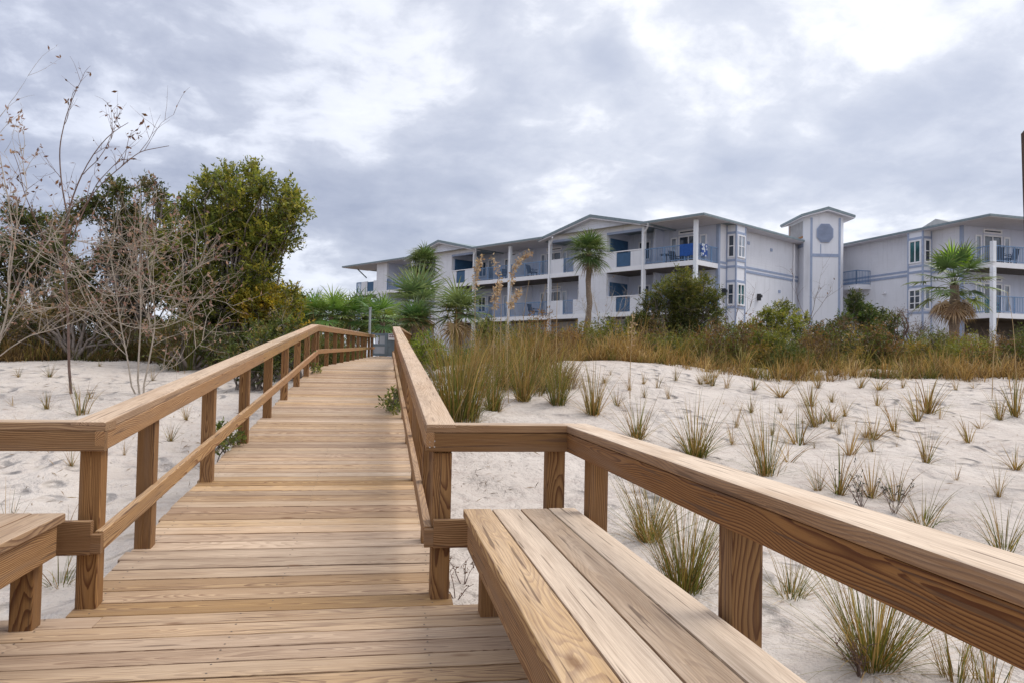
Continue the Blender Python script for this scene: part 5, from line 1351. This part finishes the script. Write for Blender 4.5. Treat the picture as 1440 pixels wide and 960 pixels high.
# ------------------------------------------------------------------ gate, sign, poles
ge = P0 + UD * 16.35
gt = tag(empty('boardwalk_gate', ge + UX * .85, math.atan2(UX[1], UX[0])), 'slate grey panelled gate closing the far end of the walkway', 'gate')
m = MB(); [m.box(x - .045, x + .045, -.05, .05, -.3, .93) for x in (-.84, -.30, .28, .80)]; m.build('gate_post', GATEM, gt)
for z in (.02, .40, .82):
    for a, b in ((-.794, -.346), (-.254, .234), (.326, .754)): MB().box(a, b, -.03, .03, z, z + .09).build('gate_rail', GATEM, gt)
for a, b, z0, z1, mt in ((-.794, -.346, .111, .399, GATEP), (-.254, .234, .111, .399, GATEM), (.326, .754, .111, .399, GATEM), (-.254, .234, .491, .819, GATEM), (.326, .754, .491, .819, GATEM), (-.56, -.346, .491, .819, GATEP)):
    MB().box(a, b, -.015, .015, z0, z1).build('gate_panel', mt, gt)
sg = tag(empty('warning_sign', ge + UX * .83 - UD * .07 + Z * .66, math.atan2(UX[1], UX[0])), 'small white sign with maroon lettering fixed on the gate at the end of the walkway', 'sign')
MB().box(-.19, .19, -.012, .0, 0, .24).build('sign_board', WHITE, sg)
m = MB(); m.box(-.17, .17, -.016, -.0125, .10, .215); m.build('sign_band', plain('maroon_print', (.16, .02, .06), .6, .1), sg)
m = MB(); [m.box(-.15 + k * .075, -.10 + k * .075, -.019, -.0165, .125, .19) for k in range(4)]; m.build('sign_lettering', WHITE, sg)
pp = at(519.5, 480, 36)
po = tag(empty('grey_pole', (pp[0], pp[1], Gs(pp[0], pp[1]))), 'slim grey pole rising from the palms at the far left end of the walkway', 'pole')
m = MB(); m.tube([(0, 0, -.3), (0, 0, 3.6 - Gs(pp[0], pp[1]))], .055, 10); m.build('shaft', plain('galvanised_grey', (.34, .35, .36), .5, .1), po)
m = MB(); m.tube([(0, 0, 3.6 - Gs(pp[0], pp[1])), (0, 0, 3.66 - Gs(pp[0], pp[1]))], .075, 10); m.build('pole_cap', plain('galvanised_cap', (.30, .31, .32), .5, .1), po)
p1 = at(1451.5, 187, 8.0); p2 = at(1455.5, 300, 8.0); dd_ = (p2 - p1) / np.linalg.norm(p2 - p1)
gz = -.2; t = (gz - .6 - p1[2]) / dd_[2]; foot_ = p1 + dd_ * t
wp = tag(empty('wooden_pile', foot_), 'dark round wooden pile whose edge shows at the right frame edge against the sky', 'post')
m = MB(); m.tube([(0, 0, 0), tuple((p1 - foot_) * .98), tuple(p1 - foot_), tuple(p1 - foot_ + np.array([0, 0, .03]))], [.12, .10, .10, .075], 14); m.build('shaft', plain('tarred_pile', (.06, .035, .025), .85, .3, 9, bumpd=.01), wp)

# ------------------------------------------------------------------ sky and light
SUN_EL = math.radians(56); SUN_AZ = YAW + math.radians(72)          # azimuth clockwise from +Y
w = bpy.data.worlds.new('World'); S.world = w; w.use_nodes = True
nt = w.node_tree; nt.nodes.clear(); N = NT(nt)
out = N.n('ShaderNodeOutputWorld'); bg = N.n('ShaderNodeBackground'); N.l(bg.outputs[0], out.inputs[0])
sky = N.n('ShaderNodeTexSky', sky_type='NISHITA'); sky.sun_disc = False; sky.sun_elevation = SUN_EL; sky.sun_rotation = SUN_AZ
tc = N.n('ShaderNodeTexCoord'); D = tc.outputs['Generated']
sp = N.n('ShaderNodeSeparateXYZ'); N.l(D, sp.inputs[0])
zc = N.math('MAXIMUM', sp.outputs[2], 0.0); den = N.math('ADD', zc, .30)
cb = N.n('ShaderNodeCombineXYZ'); N.l(N.math('DIVIDE', sp.outputs[0], den), cb.inputs[0]); N.l(N.math('DIVIDE', sp.outputs[1], den), cb.inputs[1])
Q_ = N.vmath('ADD', cb.outputs[0], (3.7, 1.2, 0))
wq = N.noise(Q_, 1.4, 4).outputs['Color']
wv = N.vmath('SUBTRACT', wq, (.5, .5, .5))
Q2 = N.vmath('ADD', Q_, N.vmath('MULTIPLY', wv, (.24, .24, 0)))
f1 = N.noise(Q2, 2.0, 9, .56).outputs[0]; f2 = N.noise(N.vmath('ADD', Q2, (9, 4, 0)), 5.6, 8, .58).outputs[0]
sund = (math.sin(SUN_AZ) * math.cos(SUN_EL), math.cos(SUN_AZ) * math.cos(SUN_EL), math.sin(SUN_EL))
gd = at(1020, 0, 1.0) - CAM; gd = gd / np.linalg.norm(gd)
glow = N.math('POWER', N.math('MAXIMUM', N.vmath('DOT_PRODUCT', D, tuple(gd)), 0.0), 6.0)
den_ = N.math('ADD', N.math('MULTIPLY', f1, .66), N.math('MULTIPLY', f2, .34))
den_ = N.math('ADD', .5, N.math('MULTIPLY', N.math('SUBTRACT', den_, .5), 1.5))
DW = N.vmath('NORMALIZE', N.vmath('ADD', D, N.vmath('MULTIPLY', wv, (.28, .28, .22))))
def lobe(px, py, k, amt):
    d = at(px, py, 1.0) - CAM; d = d / np.linalg.norm(d)
    return N.math('MULTIPLY', N.math('POWER', N.math('MAXIMUM', N.vmath('DOT_PRODUCT', DW, tuple(d)), 0.0), k), amt)
acc = den_
# cloud masses over the place: direction, tightness, how much thicker (+) or thinner (-) the cloud is
for a in ((640, 250, 60, .085), (830, 240, 120, .06), (150, 100, 60, .08), (330, 190, 80, .06), (360, 60, 160, -.13), (830, 110, 110, -.09), (1180, 60, 30, -.02), (1330, 260, 60, -.04), (1250, 120, 200, .05), (1050, 40, 250, .05), (500, 190, 700, -.09), (440, 390, 150, -.10), (60, 20, 120, -.06), (830, 88, 1400, .20), (1040, 235, 2500, .17), (980, 175, 3000, .13), (1390, 170, 900, .10), (1180, 180, 500, .05), (640, 40, 200, .05), (480, 300, 200, .06)):
    acc = N.math('ADD', acc, lobe(*a))
dark = N.ramp(acc, [(.30, 0), (.41, .18), (.50, .60), (.62, .82), (.80, 1)])
lit = N.mix(glow, (.55, .58, .67), (.74, .745, .77)); shd = N.mix(glow, (.18, .205, .295), (.36, .39, .475))
cl = N.mix(dark, lit, shd)
cl = N.mix(N.ramp(zc, [(0, .6), (.13, 0)]), cl, (.56, .59, .66))
# unseen sky overhead and behind the viewer, brightened as fill on camera-facing surfaces
bk = N.math('MAXIMUM', N.vmath('DOT_PRODUCT', D, tuple(-Fh * .8 + Rh * .6)), 0.0)
hi = N.math('MAXIMUM', N.ramp(zc, [(.48, 0), (.8, 1)]), N.ramp(bk, [(.15, 0), (.8, .75)]))
cl = N.mix(hi, cl, (.78, .80, .86))
sk = N.mix(1.0, sky.outputs[0], (.10, .10, .10), 'MULTIPLY')
fin = N.mix(.92, sk, cl)
N.l(fin, bg.inputs[0]); bg.inputs[1].default_value = 1.0
sl = bpy.data.lights.new('sun', 'SUN'); sl.energy = 1.5; sl.angle = math.radians(30); sl.color = (1, .95, .88)
so = bpy.data.objects.new('sun', sl); COL.objects.link(so)
so.rotation_euler = Vector((-sund[0], -sund[1], -sund[2])).to_track_quat('-Z', 'Y').to_euler()

S.view_settings.view_transform = 'Standard'; S.view_settings.look = 'None'; S.view_settings.gamma = 1; S.view_settings.exposure = 0.68
S.view_settings.use_curve_mapping = False
S.render.engine = 'CYCLES'; S.render.resolution_x = 1024; S.render.resolution_y = 682
S.cycles.max_bounces = 5; S.cycles.transparent_max_bounces = 6
